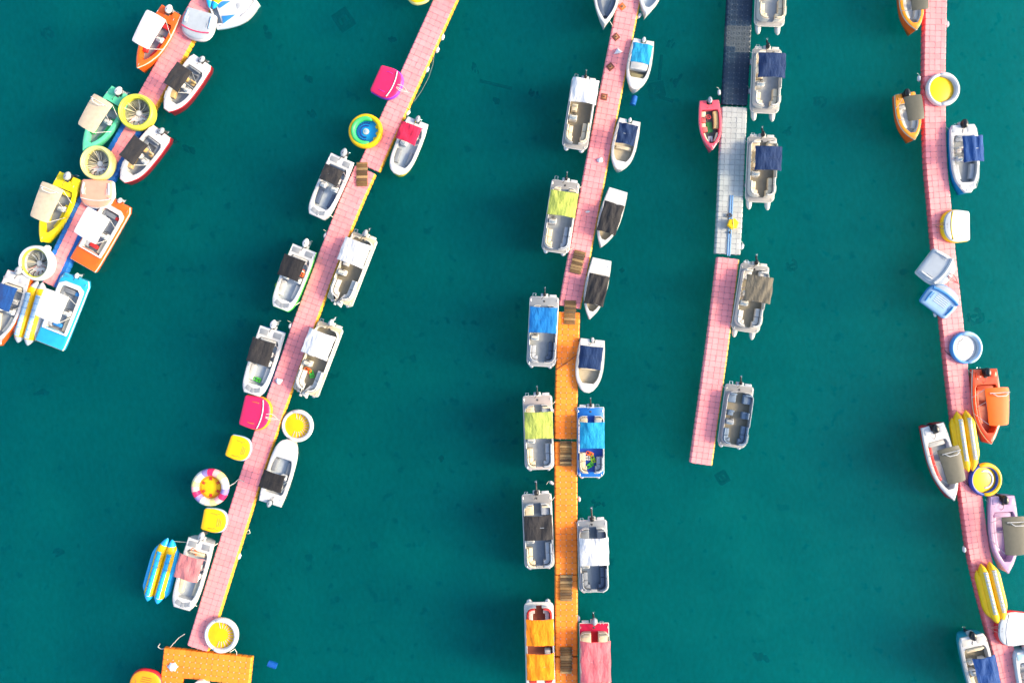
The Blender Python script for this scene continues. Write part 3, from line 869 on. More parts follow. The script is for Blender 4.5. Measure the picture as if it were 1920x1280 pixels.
# ---- bowriders with a blunt bow
def bowrider(label, stern, bow, beam, top, tl, tw, ctop, chull, crail, mcol, seed, seatm=VSLATE, dk=None, floor=None, zt=2.0, prof='blunt', mo=.45, plat=True, seats2=None, liner=None, side=1):
    c, rz, L = frame(stern, bow, .75); B = beam / S
    root = thing('motorboat', label, 'boat', c, rz, 'boats moored along the piers')
    B *= 1.04; H = Hull(L, B, prof, .78, .12, (.5, .0)); ck = (.15, .86, .20, .85, .70)
    build_hull(root, H, chull, WHITE, crail, liner or LGREY, ck, .34, floor or FLOORW)
    # panels of grey anti-slip on the stern platform and the bow
    for sx in (-1, 1):
        mb = MB(); mb.box(sx * B * .26, H.y(.075), H.z(0) + .045, B * .30, L * .085, .02, .05, .008); mb.build('deck_pad', dk or GREYG, root)
        mb = MB(); mb.box(sx * B * .17, H.y(.925), H.z(.93) + .045, B * .22, L * .07, .02, .05, .008, -sx * .35); mb.build('deck_pad', dk or GREYG, root)
    mb = MB(); mb.box(0, H.y(.945), H.z(.93) + .045, B * .14, L * .07, .02, .05, .008); mb.build('deck_pad', dk or GREYG, root)
    side_bench(root, H, ck, .60, .93, 1, .40, .34, .30, seatm); side_bench(root, H, ck, .60, .93, -1, .40, .34, .30, seats2 or seatm)
    console(root, -side * B * .22, H.y(.50), .58, .34, WHITE, h=.66); console(root, side * B * .24, H.y(.50), .46, .34, WHITE, wheel=False, h=.66)
    seat(root, -side * B * .2, H.y(.37), .5, .45, .34, VWHITE, .4, back=(0, -1)); seat(root, side * B * .2, H.y(.37), .5, .45, .34, VWHITE, .4, back=(0, -1))
    seat(root, 0, H.y(.20), B * .6, .42, .34, seatm, .36, back=(0, -1))
    motor(root, -L / 2 - mo, .68, mcol, 1.0)
    mb = MB(); mb.box(0, -L / 2 - .05, .40, .5, .5, .25, .05, .03); mb.build('motor_pod', LGREY, root)
    if top:
        y, xo = cpos(c, rz, top, zt)
        canopy(root, y, tl / S, tw / S, zt, ctop, True, tw / S * .97, .14, seed, .82, B * .9, 2, x=xo)
    grabrail(root, [(B * .44, H.y(.60), .82), (B * .43, H.y(.62), 1.0), (B * .38, H.y(.80), 1.05), (B * .27, H.y(.93), 1.05), (B * .24, H.y(.95), .88)])
    grabrail(root, [(-B * .44, H.y(.60), .82), (-B * .43, H.y(.62), 1.0), (-B * .38, H.y(.80), 1.05), (-B * .27, H.y(.93), 1.05), (-B * .24, H.y(.95), .88)])
    cleats(root, [(B * .43, H.y(.1)), (-B * .43, H.y(.1)), (.15, H.y(.975)), (-.15, H.y(.975))], .86)
    return root, H


GRNH = gel('hull green', (.05, .48, .06)); BLUH = gel('hull blue', (.02, .13, .42))
bowrider('white bowrider with slate bow seats and a half folded black top, near the brown ramp', (642, 296), (594, 406), 46, (623, 329), 30, 37, C_CHAR, WHITE, WHITE, MOTG, 41, floor=FLOORW)
bowrider('white bowrider with a green hull side, black top and white motor', (571, 465), (527, 579), 47, (545.5, 501.6), 40, 41, C_BLACK, GRNH, GRNH, MOTW, 42, VWHITE, GREYG)
bowrider('white bowrider with a blue hull stripe and a black top above the cerise pad', (511, 617), (473, 738), 48, (489, 660), 45, 43, C_CHAR, BLUH, WHITE, MOTW, 43, VWHITE, GREYG)
bowrider('white bowrider with a dusty pink top beside the blue banana float', (377, 1013), (342, 1139), 48, (353.7, 1064.4), 44, 45, C_PINK, WHITE, WHITE, MOTG, 44, vin('sand', (.52, .46, .33)), GREYG)


# ---- small round-bowed boats
def launch(label, stern, bow, beam, top, tl, tw, ctop, mcol, seed, floor, chull=None, crail=None, mo=.0, msz=.8, seatm=VGREY, zt=1.7, ck=(.14, .82, .20, .85, .62), extras='seats', prof='round', cdeck=None, wf=.95, fb=.62, panels=False):
    c, rz, L = frame(stern, bow, fb); B = beam / S
    root = thing('motorboat', label, 'boat', c, rz, 'boats moored along the piers')
    H = Hull(L, B, prof, fb, .14, (.5, .28 if msz else 0))
    build_hull(root, H, chull or WHITE, cdeck or WHITE, crail or IVORY, floor if extras == 'plain' else LGREY, ck, .24, floor)
    if extras == 'seats':
        side_bench(root, H, ck, .58, .92, 1, .38, .24, .28, seatm); side_bench(root, H, ck, .58, .92, -1, .38, .24, .28, seatm)
        console(root, B * .2, H.y(.44), .55, .24, WHITE, h=.6)
        seat(root, 0, H.y(.28), B * .55, .42, .24, VWHITE, .36, back=(0, -1))
    elif extras == 'bench':
        mb = MB(); mb.box(0, H.y(.52), .24, B * .72, .75, .5, .12, .08); mb.build('foredeck_locker', WHITE, root)
        seat(root, 0, H.y(.72), B * .56, .42, .24, vin('olive', (.25, .22, .12)), .3); seat(root, 0, H.y(.3), B * .5, .4, .24, VWHITE, .34)
    elif extras == 'plain':
        seat(root, 0, H.y(.24), B * .6, .38, .24, VCREAM, .28); seat(root, 0, H.y(.55), B * .66, .3, .24, VCREAM, .24)
    if panels:
        for sx in (-1, 1):
            mb = MB(); mb.prism([(sx * x, y) for x, y in ((.35, H.y(.20)), (1.0, H.y(.17)), (.62, H.y(.48)))][::sx], fb + .07, fb + .12, .01); mb.build('deck_panel', VBLUE, root)
        mb = MB(); mb.box(0, H.y(.62), fb + .08, .5, .5, .05, .08, .02); mb.build('deck_hatch', LGREY, root)
        grabrail(root, [(.9, H.y(.55), fb + .08), (.75, H.y(.75), fb + .3), (.2, H.y(.95), fb + .35)]); grabrail(root, [(-.9, H.y(.55), fb + .08), (-.75, H.y(.75), fb + .3), (-.2, H.y(.95), fb + .35)])
    if msz: motor(root, -L / 2 + .05 - mo, .58, mcol, msz)
    if top:
        y, xo = cpos(c, rz, top, zt)
        canopy(root, y, tl / S, tw / S, zt, ctop, True, tw / S * wf, .12, seed, fb + .04, B * .84, 2, x=xo)
    cleats(root, [(0, H.y(.93)), (B * .38, H.y(.1)), (-B * .38, H.y(.1))], fb + .08)
    return root, H


launch('round bowed white boat with a cerise sun cover beside the pink pier', (783.5, 226), (743.5, 326.5), 46, (764.8, 249.5), 34, 40, C_CERISE, MOTG, 51, FLOORW, YELG, IVORY, mo=.12, zt=1.9, ck=(.14, .87, .20, .85, .7), prof='capsule')
launch('round bowed white boat with a black cover, bow up against a white rimmed float', (506, 944), (543.5, 825), 49, (509.5, 901.6), 33, 43, C_BLACK, MOTG, 52, FLOORW, IVORY, IVORY, mo=.0, zt=1.9, ck=(.16, .72, .22, .85, .7), prof='capsule')
launch('small white boat with a bright blue sun cover near the sunken blue barrel', (1207, 75), (1190, 168), 44, (1201.5, 100.5), 36, 37, C_SKY, MOTW, 53, FLOORT, extras='bench', msz=.62, ck=(.12, .78, .16, .85, .7))
launch('small white boat with a navy sun cover beside the pink pier and sunken barrel', (1181, 225), (1160.5, 318.5), 45, (1173.6, 251.6), 38, 36, C_NAVY, MOTW, 54, FLOORS, extras='plain', msz=.55, ck=(.10, .84, .17, .85, .62))
launch('small white boat with a navy sun cover tied by a line across the orange pier', (1111, 636), (1100, 735), 51, (1105.5, 670), 42, 43, C_NAVY, MOTW, 55, FLOORS, extras='plain', msz=.55, ck=(.14, .84, .20, .85, .62))
launch('white rowing boat with a long black cover, beside the lime canopy pontoon', (1159.5, 356), (1127, 463), 41, (1144, 408.8), 57, 38, C_CHAR, MOTW, 56, FLOORS, extras='plain', msz=0, ck=(.25, .88, .12, .9, .4), prof='skiff', zt=1.35, fb=.6)
launch('white rowing boat with a long black cover, beside the slatted ramp onto the orange pier', (1128.7, 486), (1105.3, 597.5), 41, (1118.7, 543.6), 57, 38, C_CHAR, MOTW, 57, FLOORS, extras='plain', msz=0, ck=(.25, .88, .12, .9, .4), prof='skiff', zt=1.35, fb=.6)
launch('white pointed boat at the top of the brown plated pink pier', (1142, -72), (1133.5, 47.5), 47, None, 0, 0, None, MOTW, 58, FLOORG, extras='seats', prof='skiff', ck=(.12, .93, .16, .85, .35), seatm=VSLATE)
launch('white boat with a yellow cockpit at the top of the picture', (1231, -78), (1211, 28.5), 45, None, 0, 0, None, MOTW, 59, FLOORW, extras='plain', prof='skiff', ck=(.12, .88, .15, .85, .4), cdeck=WHITE, seatm=VYEL)
launch('white speedboat with blue deck panels and its bow reaching into open water', (398, 30), (481, 1), 62, None, 0, 0, None, MOTW, 60, FLOORW, extras='none', prof='skiff', ck=(.02, .16, .4, .9, .9), chull=WHITE, crail=LBLG, msz=0, panels=True)
launch('white boat in the slot of the orange platform', (372, 1400), (376, 1275), 50, None, 0, 0, None, MOTW, 61, FLOORG, extras='seats', ck=(.14, .80, .2, .85, .6))
bowrider('white and blue boat with a bright royal blue sun cover and black motor', (1806, 234), (1813, 361), 50, (1824, 279), 48, 38, C_ROYAL, gel('hull azure', (.01, .22, .52)), WHITE, MOTB, 62, VLGREY, WHITE, FLOORG, mo=.05, prof='deckboat')
bowrider('white boat with a royal blue cover at the lower end of the curving pier', (1822, 1191), (1851, 1322), 51, (1850, 1262), 62, 42, C_ROYAL, gel('hull teal', (.03, .30, .42)), IVORY, MOTB, 63, VCREAM, IVORY, FLOORT, mo=.05, prof='deckboat')
bowrider('pale blue boat cut off by the picture corner', (1927, 1219), (1949, 1346), 52, None, 0, 0, None, LBLG, LBLG, MOTB, 64, VLGREY, LBLG, FLOORG, mo=.05, prof='deckboat')
bowrider('white boat with an orange hull and blue cover beside the faded banana float', (36, 513), (-12, 648), 50, (6, 556), 46, 44, C_ROYAL, ORG, ORG, MOTG, 65, vin('bone', (.55, .50, .40)), WHITE, FLOORG, mo=.25, prof='skiff')


def dinghy():
    c, rz, L = frame((1330, 188.5), (1334, 282), .5); B = 41 / S
    root = thing('dinghy', 'small coral pink dinghy with cluttered cockpit beside the pale grey floats', 'boat', c, rz, 'boats moored along the piers')
    H = Hull(L, B, 'skiff', .5, .25, (.5, .35)); ck = (.18, .88, .13, .9, .45)
    build_hull(root, H, PKG, PKG, gel('pale pink', (.74, .25, .28)), PKG, ck, .18, mat('floor black', (.03, .035, .04), .6))
    side_bench(root, H, ck, .04, .55, -1, .42, .18, .25, VTAN); side_bench(root, H, ck, .04, .2, 1, .38, .18, .25, VCREAM)
    side_bench(root, H, ck, .22, .36, 1, .38, .18, .25, vin('coral', (.66, .12, .11))); side_bench(root, H, ck, .38, .5, 1, .35, .18, .25, VCREAM); side_bench(root, H, ck, .5, .64, 1, .45, .18, .28, vin('coral', (.66, .12, .11)))
    side_bench(root, H, ck, .68, .93, 1, .16, .18, .34, VCREAM); side_bench(root, H, ck, .68, .93, -1, .16, .18, .34, VCREAM)
    mb = MB(); mb.box(0, H.y(.52), .19, .5, .9, .03, .05, .01, .1); mb.build('mat', mat('mat green', (.02, .16, .04), .8), root)
    for dx, a in ((-.12, .1), (.12, -.1)):
        mb = MB(); mb.box(dx, H.y(.76), .24, .2, .5, .06, .02, .01, a); mb.build('locker_lid', VLGREY, root)
    mb = MB(); R = .2
    mb.tube([(.14 + R * math.cos(a), H.y(.33) + R * math.sin(a), .5 + .1 * math.sin(a)) for a in [i * math.pi / 7 for i in range(14)]], .03, 6, True)
    mb.tube([(.14 - R, H.y(.33), .5), (.14 + R, H.y(.33), .5)], .02, 5); mb.tube([(.14, H.y(.33), .5), (.14, H.y(.36), .2)], .03, 5)
    mb.build('steering_wheel', vin('wheel red', (.55, .05, .05)), root)
    motor(root, -L / 2 + .03, .5, MOTG, .75)
    cleats(root, [(0, H.y(.94))], .72)


dinghy()


# ---- pontoon boats
def pontoon(label, stern, bow, beam, top=None, tl=48, tw=50, ctop=None, deck=None, fence=None, rail=None, floor=None, seatm=None, seed=0, nose=.12, tilt=62, mcol=None, msz=.75,
            rb=.45, rs=.2, zt=2.35, stern_seats=True, helm=1, long_stern=.75, top2=None, fabric=True, couch2=None, bowcap=.32, fh=.58, midseat=False, dash=None, backc=None, arch=.16, inset=.1, cons=True, rc=.58):
    c, rz, L = frame(stern, bow, .6); B = beam / S * .99
    root = thing('pontoon_boat', label, 'boat', c, rz, 'pontoon boats moored along the piers')
    deck = deck or LGREY; fence = fence or WHITE; rail = rail or WHITE; floor = floor or FLOORG; seatm = seatm or VCREAM; couch2 = couch2 or seatm
    zd = .52; y0, y1 = -L / 2, L / 2; hx = B / 2
    for sx in (-1, 1):
        mb = MB(); r = .29; x = sx * (hx - .42)
        P = [(x, y0 + .15, .12), (x, y0 + .25, .12), (x, y1 - .35, .12), (x, y1 + nose * .45, .16), (x, y1 + nose * .85, .24), (x, y1 + nose, .30)]
        mb.tube(P, [.2, r, r, r * .82, r * .5, .07], 12); mb.build('pontoon', ALU if nose < .3 else IVORY, root, 50)
    o = rrect(-hx, y0, hx, y1, (rs, rb, rb, rs), 5)
    mb = MB(); mb.prism(o, zd - .16, zd, .03); mb.build('deck', deck, root)
    mb = MB(); mb.tube([(p[0], p[1], zd - .06) for p in offset(o, -.012)], .045, 6, True); mb.build('edge_trim', rail, root, 60)
    fo = offset(o, inset)
    fy0 = y0 + long_stern; fy1 = y1 - bowcap; fx = hx - inset
    cp = rrect(-fx, fy0, fx, fy1, (rs + .35, max(rc, rb + .12), max(rc, rb + .12), rs + .35), 6)
    mb = MB(); mb.prism(offset(cp, .02), zd + .002, zd + .012); mb.build('cockpit_floor', floor, root)

    def arc(sx, gs, gb):                     # the fence line on one side from stern gap to bow gap
        q = [p for p in cp if p[0] >= -1e-6]
        q = [(gs, fy0)] + q + [(gb, fy1)]
        return q if sx > 0 else [(-x, y) for x, y in reversed(q)]
    for sx in (1, -1):
        q = arc(sx, .32, .25)
        if sx == -helm:                      # a gate in the side away from the helm
            ym = .15 * L
            qq = list(reversed(q)) if sx < 0 else q
            a = [p for p in qq if p[1] < ym - .02]; b = [p for p in qq if p[1] > ym + .5]
            X = sx * fx
            segs = [a + [(X, ym)], [(X, ym + .62)] + b]
            segs = [list(reversed(s)) for s in segs] if sx < 0 else segs
        else: segs = [q]
        for s in segs:
            mb = MB(); mb.ribbon(s, 0, .05, zd + .012, zd + fh, .012); fe = mb.build('fence', fence, root)
            mb = MB(); mb.tube([(p[0], p[1], zd + fh + .03) for p in s], .03, 6); mb.build('top_rail', rail, fe, 60)
    # couches round the bow
    for sx in (1, -1):
        q = arc(sx, .32, .35); q = list(reversed(q)) if sx < 0 else q
        yb = (.20 if sx == helm else .14) * L
        side = [p for p in q if p[1] > yb]
        X = sx * fx
        path = [(X, yb + d * .1) for d in ()] + [(X, yb)] + side
        bm = couch2 if sx < 0 else seatm
        # cut the path in cushions
        cum = [0]
        for i in range(1, len(path)): cum.append(cum[-1] + math.dist(path[i], path[i - 1]))
        tot = cum[-1]; nseg = 3
        xs = [p[0] for p in path]; ys = [p[1] for p in path]
        fw = .58
        for k in range(nseg):
            s0, s1 = tot * k / nseg + .012, tot * (k + 1) / nseg - .012
            pp = [(float(np.interp(s, cum, xs)), float(np.interp(s, cum, ys))) for s in np.linspace(s0, s1, 9)]
            if sx < 0: pp = list(reversed(pp))
            mb = MB(); mb.ribbon(pp, .06, fw, zd + .02, zd + .40, .05); b = mb.build('couch_seat', bm, root, 50)
            mb = MB(); mb.ribbon(pp, .055, .20, zd + .404, zd + .72, .05); mb.build('backrest', backc or bm, b, 50)
            mb = MB(); mb.ribbon(pp, .21, .262, zd + .398, zd + .412, .002); mb.build('seat_gap_shade', DARK, b)  # dark strip laid on for the shade between seat and backrest
    if stern_seats:
        for sx in (1, -1):
            w = hx - inset - .42; x = sx * (fx - .1 - w / 2)
            oo = rrect(x - w / 2, fy0 + .1, x + w / 2, fy0 + .95, (.35 if sx > 0 else .1, .06, .06, .35 if sx < 0 else .1), 4)
            mb = MB(); mb.prism(oo, zd + .02, zd + .42, .05); b = mb.build('stern_seat', seatm if sx > 0 else couch2, root, 50)
            mb = MB(); mb.box(x, fy0 + .2, zd + .424, w * .9, .15, .3, .06, .05); mb.build('backrest', backc or seatm, b, 60)
    if cons:
        cx = helm * (fx - .45)
        console(root, cx, .09 * L, .68, zd + .012, VWHITE if fence is WHITE else fence, dash, h=.72)
        seat(root, cx, -.05 * L, .5, .48, zd + .012, seatm, .48, back=(0, -1), name='captain_seat')
        if midseat: seat(root, -cx, -.03 * L, .55, .6, zd + .012, couch2, .42, back=(-helm, 0))
    # engine bracket and tilted outboard
    mb = MB(); mb.box(0, y0 - .14, .25, .62, .34, .28, .04, .02); mb.build('engine_bracket', rail, root)
    motor(root, y0 - .34, .62, mcol or MOTB, msz, -tilt, False)
    for sx in (-1, 1):
        if sx != helm or nose > .3:
            mb = MB(); mb.box(sx * hx * .6, y0 - .12, zd - .12, hx * .5, .26, .08, .04, .02); mb.build('swim_step', rail, root)
    mb = MB()
    for dx in (0, .26): mb.tube([(helm * hx * .62 + dx, y0 - .02, zd), (helm * hx * .62 + dx, y0 - .05, zd + .3), (helm * hx * .62 + dx, y0 - .28, zd + .2)], .018, 5)
    mb.tube([(helm * hx * .62, y0 - .28, zd + .2), (helm * hx * .62 + .26, y0 - .28, zd + .2)], .018, 5); mb.build('boarding_ladder', STEEL, root)
    mb = MB(); mb.ell((0, y0 + .35, zd + .02), (.09, .09, .03), 10, 4); mb.build('fuel_cap', DARK, root)
    cleats(root, [(hx - .08, y0 + .3), (-hx + .08, y0 + .3), (hx - .2, y1 - .2), (-hx + .2, y1 - .2)], zd)
    if top:
        y, xo = cpos(c, rz, top, zt)
        canopy(root, y, tl / S * .96, tw / S * .97, zt, ctop, fabric, tw / S * .97, arch, seed, zd + fh, fx * 2 - .06, 2, x=xo)
    if top2:
        y, xo = cpos(c, rz, top2, zt)
        canopy(root, y, tl / S * .96, tw / S * .97, zt, ctop, fabric, tw / S * .97, arch, seed + 1, zd + fh, fx * 2 - .06, 2, x=xo)
    return root


BEIGE = gel('beige', (.46, .39, .28)); STONE = gel('stone deck', (.27, .262, .25))
pontoon('beige edged pontoon boat with a white canopy and an empty taupe floor', (684, 443), (636, 566), 49, (665, 474), 46, 51, C_WHITE, BEIGE, IVORY, IVORY, FLOORT, VWHITE, 71, mcol=MOTG, tilt=20, msz=.8, bowcap=.2, rb=.18, stern_seats=False, long_stern=.3, rc=.8)
pontoon('beige edged pontoon boat with a white canopy, green vests and a black bag aboard', (620, 610), (572, 736), 49, (597, 645.4), 48, 52, C_WHITE, BEIGE, IVORY, IVORY, FLOORT, VWHITE, 72, mcol=MOTW, tilt=20, msz=.75, bowcap=.2, rb=.18, stern_seats=False, long_stern=.3, rc=.8)
pontoon('pontoon boat with a long white canopy and cream couches, beside the brown plated pier', (1097, 149), (1077, 278), 47, (1095.8, 171), 46, 50, C_WHITE, STONE, IVORY, WHITE, FLOORT, VCREAM, 73, mcol=MOTB, msz=.52, bowcap=.35, stern_seats=False, long_stern=.2)
pontoon('pontoon boat with a lime canopy and pale grey floor beside the pink pier', (1061, 340), (1040.5, 472), 51, (1054.8, 382.3), 47, 53, C_LIME, STONE, WHITE, WHITE, FLOORG, VCREAM, 74, couch2=VLGREY, mcol=MOTB, msz=.52, bowcap=.2, long_stern=.65)
pontoon('pontoon boat with a bright blue canopy and slate blue bow seats', (1021, 557), (1014.5, 686), 53, (1017.4, 600), 49, 52, C_BLUE, GREYG, IVORY, WHITE, FLOORG, VLGREY, 75, couch2=VSLATE, mcol=MOTB, msz=.52)
pontoon('pontoon boat with a lime canopy moored beside the orange pier', (1007.5, 742), (1012, 879.5), 53, (1010, 797), 51, 53, C_LIME, gel('blush', (.40, .34, .31)), WHITE, WHITE, FLOORG, VCREAM, 76, couch2=VLGREY, mcol=MOTB, msz=.52, bowcap=.2, long_stern=.75)
pontoon('royal blue decked boat with a sky blue canopy and white rails', (1107.5, 764), (1107.7, 894), 49, (1109.6, 815.6), 50, 46, C_SKY, BLUG, WHITE, WHITE, gel('floor royal', (.01, .06, .34)), vin('oat', (.50, .42, .30)), 77, couch2=VLGREY, mcol=MOTB, msz=.52, rb=.42, rs=.03, bowcap=.4, long_stern=.7, inset=.06, fh=.45, helm=-1, cons=False)
pontoon('pontoon boat with a black canopy and cream couches beside the orange pier', (1006, 926.5), (1012, 1065), 54, (1009, 989), 47, 53, C_CHAR, STONE, WHITE, WHITE, FLOORB, VCREAM, 78, couch2=VLGREY, mcol=MOTB, msz=.8, tilt=65, bowcap=.2, long_stern=.75)
pontoon('pontoon boat with a creased white canopy and slate seats beside the orange pier', (1110, 975.7), (1114, 1109.5), 54, (1113, 1033.8), 52, 55, C_WHITE, GREYG, IVORY, WHITE, FLOORB, VGREY, 79, couch2=VSLATE, mcol=MOTB, msz=.8, tilt=65, bowcap=.2, long_stern=.55)
pontoon('white pontoon boat under two orange canopies', (1014, 1292), (1010, 1130), 53, (1012.7, 1185), 50, 52, C_ORANGE, IVORY, WHITE, WHITE, vin('maroon floor', (.18, .05, .03)), VWHITE, 80, mcol=MOTG, bowcap=.2, rb=.35, top2=(1013, 1249), backc=VRED, msz=.52)
pontoon('red decked boat with a long rose pink canopy at the bottom of the orange pier', (1114, 1169), (1116, 1306), 54, (1115.7, 1240), 78, 56, C_ROSE, vin('crimson deck', (.50, .01, .05)), BEIGE, IVORY, vin('crimson floor', (.40, .01, .02)), VCREAM, 81, rb=.1, rs=.04, mcol=MOTG, msz=.85, tilt=10, inset=.03, fh=.4, long_stern=.65, helm=-1)
pontoon('pontoon boat with a cream couch cut off by the top, beside the navy floats', (1448, -78), (1443, 48), 55, None, floor=FLOORG, seatm=VCREAM, deck=STONE, fence=IVORY, rail=IVORY, nose=.62, seed=82, rb=.4)
pontoon('pontoon boat with a navy canopy beside the navy floats', (1439, 92), (1434, 211), 53, (1445, 122.8), 47, 51, C_NAVY, STONE, IVORY, IVORY, FLOORG, VCREAM, 83, nose=.62, mcol=MOTB, msz=.65, tilt=55, backc=IVORY, bowcap=.35, long_stern=.35)
pontoon('pontoon boat with a navy canopy beside the pale grey floats', (1430, 257), (1425, 378), 53, (1440, 297), 46, 50, C_NAVY, STONE, IVORY, IVORY, FLOORT, VCREAM, 84, nose=.62, mcol=MOTB, msz=.65, tilt=55, backc=IVORY, bowcap=.35, long_stern=.4)
pontoon('pontoon boat with a taupe grey canopy beside the pink tail pier', (1417, 497), (1397.5, 621), 52, (1422, 542), 50, 51, C_GREY, STONE, IVORY, IVORY, FLOORT, VWHITE, 85, nose=.6, mcol=MOTB, msz=.65, tilt=55, bowcap=.35, long_stern=.4)
pontoon('pontoon boat with no canopy and slate blue seats near the pier end', (1388, 723), (1372, 837), 52, None, floor=FLOORT, seatm=vin('steel blue', (.12, .17, .24)), deck=STONE, fence=GREYG, rail=LGREY, nose=.1, seed=86, midseat=True, mcol=MOTB, msz=.52, long_stern=.55, bowcap=.2)
vest('green life vest in the bow of the green sided bowrider', (522, 540), .42, .4, vin('vest lime', (.35, .60, .03)))
vest('green life vest lying in the blue striped bowrider', (484, 712), .42, 1.2, vin('vest green', (.06, .45, .05)))
vest('bright green life vest on the taupe floor of the beige pontoon boat', (585, 703), .56, .2, vin('vest green', (.06, .45, .05)))
vest('orange life vest on the taupe floor of the beige pontoon boat', (579, 695), .56, .9, vin('vest orange', (.70, .12, .02)))
vest('lime life vest on the floor of the royal blue decked boat', (1112, 862), .56, .3, vin('vest lime', (.35, .60, .03)))
vest('green life vest near the bow of the royal blue decked boat', (1107, 871), .56, 2.2, vin('vest green', (.06, .45, .05)))
vest('orange life vest among green ones in the royal blue decked boat', (1107, 851), .56, 1.1, vin('vest orange', (.70, .12, .02)))
vest('white life vest in the royal blue decked boat', (1102, 858), .56, 1.6, VWHITE)
vest('orange life vest beside the seats of the green sided bowrider', (566, 514), .78, -.4, vin('vest orange', (.70, .12, .02)))
vest('orange life vest on the stern of the dusty pink topped bowrider', (366.5, 1034), .75, .8, vin('vest orange', (.70, .12, .02)))


# ------------------------------------------------------------------ inflatables
P_YEL = pvc('yellow', (.84, .48, .002)); P_LIME = pvc('lime yellow', (.62, .60, .06)); P_WHITE = pvc('white', (.56, .56, .56)); P_PINK = pvc('hot pink', (.80, .02, .11))
P_BLUE = pvc('blue', (.01, .34, .68)); P_NAVY = pvc('navy', (.015, .05, .30)); P_GREEN = pvc('green', (.06, .58, .14)); P_PEACH = pvc('peach', (.78, .31, .22)); P_GREY = pvc('pale grey', (.34, .385, .43))
P_RED = pvc('red', (.60, .02, .03)); P_SKY = pvc('pale sky', (.30, .46, .62)); P_BLACK = pvc('black', (.02, .02, .02)); P_LILAC = pvc('violet', (.22, .18, .42)); P_ROSE = pvc('rose', (.74, .36, .36))
P_ORG = pvc('orange', (.80, .30, .01)); P_MID = pvc('mid blue', (.05, .22, .50)); P_PALEY = pvc('pale yellow', (.66, .60, .22)); P_BACK = pvc('cream', (.70, .62, .44))


def arc_tube(R, r, a0, a1, z, sq=1.0, n=40, m=10, taper=False, cx=0, cy=0):
    mb = MB(); loops = []; full = abs(a1 - a0) > 359
    k = n if full else n + 1
    for i in range(k):
        a = math.radians(a0 + (a1 - a0) * i / n)
        rr = r
        if taper:
            u = i / n; rr = r * max(.25, min(1, math.sqrt(max(0, 1 - (2 * u - 1) ** 6)) + .1))
        loops.append([(cx + (R + rr * math.cos(b)) * math.cos(a), cy + (R + rr * math.cos(b)) * math.sin(a), z + rr * sq * math.sin(b)) for b in [-2 * math.pi * j / m for j in range(m)]])
    return mb.skin(loops, wrap=True) if full else mb.skin(loops, cap0=True, cap1=True)


def disc(R, z0, z1, n=32, ch=.05, cx=0, cy=0):
    return MB().prism([(cx + R * math.cos(2 * math.pi * i / n), cy + R * math.sin(2 * math.pi * i / n)) for i in range(n)], z0, z1, ch)


def lean(o, rz, deg, amount):
    """raise the side of a thing that lies on the pier; deg: world direction of that side"""
    u = Vector((math.cos(math.radians(deg)), math.sin(math.radians(deg)), 0)); k = u.cross(Vector((0, 0, 1)))
    o.rotation_euler = (Matrix.Rotation(amount, 3, k) @ Matrix.Rotation(rz, 3, 'Z')).to_euler()


def ring(label, p, rad, rz=0.0, lift=0.0, tilt=None):
    c = at(p, .45 + lift)
    o = thing('round_float', label, 'inflatable', (c.x, c.y, lift), rz, 'round towable floats')
    if tilt: lean(o, rz, *tilt)
    return o, rad / S


def rope_loop(root, pts, m=ROPED, r=.022, name='tow_rope'):
    mb = MB(); mb.tube(pts, r, 5); return mb.build(name, m, root)


def basket_ring(label, p, rad, outer, inner, rz, trim=None, tail=False, lift=.37, tilt=None):
    root, R = ring(label, p, rad, rz, lift, tilt)
    arc_tube(R * .885, R * .115, 0, 360, .38, 2.8).build('tube', outer, root, 80)
    t = arc_tube(R * .79, R * .05, 0, 360, .58, 2.0).build('inner_tube', inner, root, 80)
    disc(R * .80, .05, .16, 32, .03).build('floor', pvc('mesh grey', (.30, .31, .29)), root)
    disc(R * .16, .16, .24, 16, .03).build('hub', P_WHITE, root)
    for k in range(40):
        a = math.radians(k * 9); mb = MB()
        a1 = a + RNG.uniform(-.09, .09); ro = RNG.uniform(.52, .76)
        mb.tube([(R * .20 * math.cos(a1), R * .20 * math.sin(a1), .19), (R * .40 * math.cos(a1), R * .40 * math.sin(a1), .21), (R * ro * math.cos(a1), R * ro * math.sin(a1), .26 + (ro - .4) * .8)], .018 if k % 2 else .026, 4)
        lower = 215 < (k * 9 + math.degrees(rz)) % 360 < 345  # lower ribs get paler colours, with the sheen painted in
        mb.build('rib', (P_WHITE if k % 3 else P_ROSE) if lower else RNG.choice((P_BLACK, P_BLACK, P_GREY, P_BACK)), root)
    for k in range(5):
        a = math.radians(225 + k * 26) - rz; mb = MB()
        mb.tube([(R * .48 * math.cos(a), R * .48 * math.sin(a), .34), (R * .6 * math.cos(a + .12), R * .6 * math.sin(a + .12), .64), (R * .74 * math.cos(a + .2), R * .74 * math.sin(a + .2), .72)], .035, 5)
        mb.build('strap', P_BLACK, root)
    w0 = -rz
    mb = MB(); mb.prism([(R * .76 * math.cos(w0 + q), R * .76 * math.sin(w0 + q)) for q in [math.radians(200 + 14 * k) for k in range(11)]], .17, .25, .03); mb.build('seat_sheen_panel', P_WHITE, root)  # white wedge paints the sheen over the lower half of the floor
    if trim: arc_tube(R * .97, R * .035, 0, 360, .30, 1.2).build('trim', trim, root, 80)
    if tail:
        mb = MB(); mb.skin([[(R * .75, -.35, zz), (R * 1.15, -.12, zz), (R * 1.18, .1, zz), (R * .75, .4, zz)] for zz in (.15, .55)] + [[(R * .78, -.25, .66), (R * 1.08, -.06, .62), (R * 1.1, .05, .62), (R * .78, .3, .66)]], cap0=True, cap1=True)
        mb.build('nose', P_WHITE, root, 60)


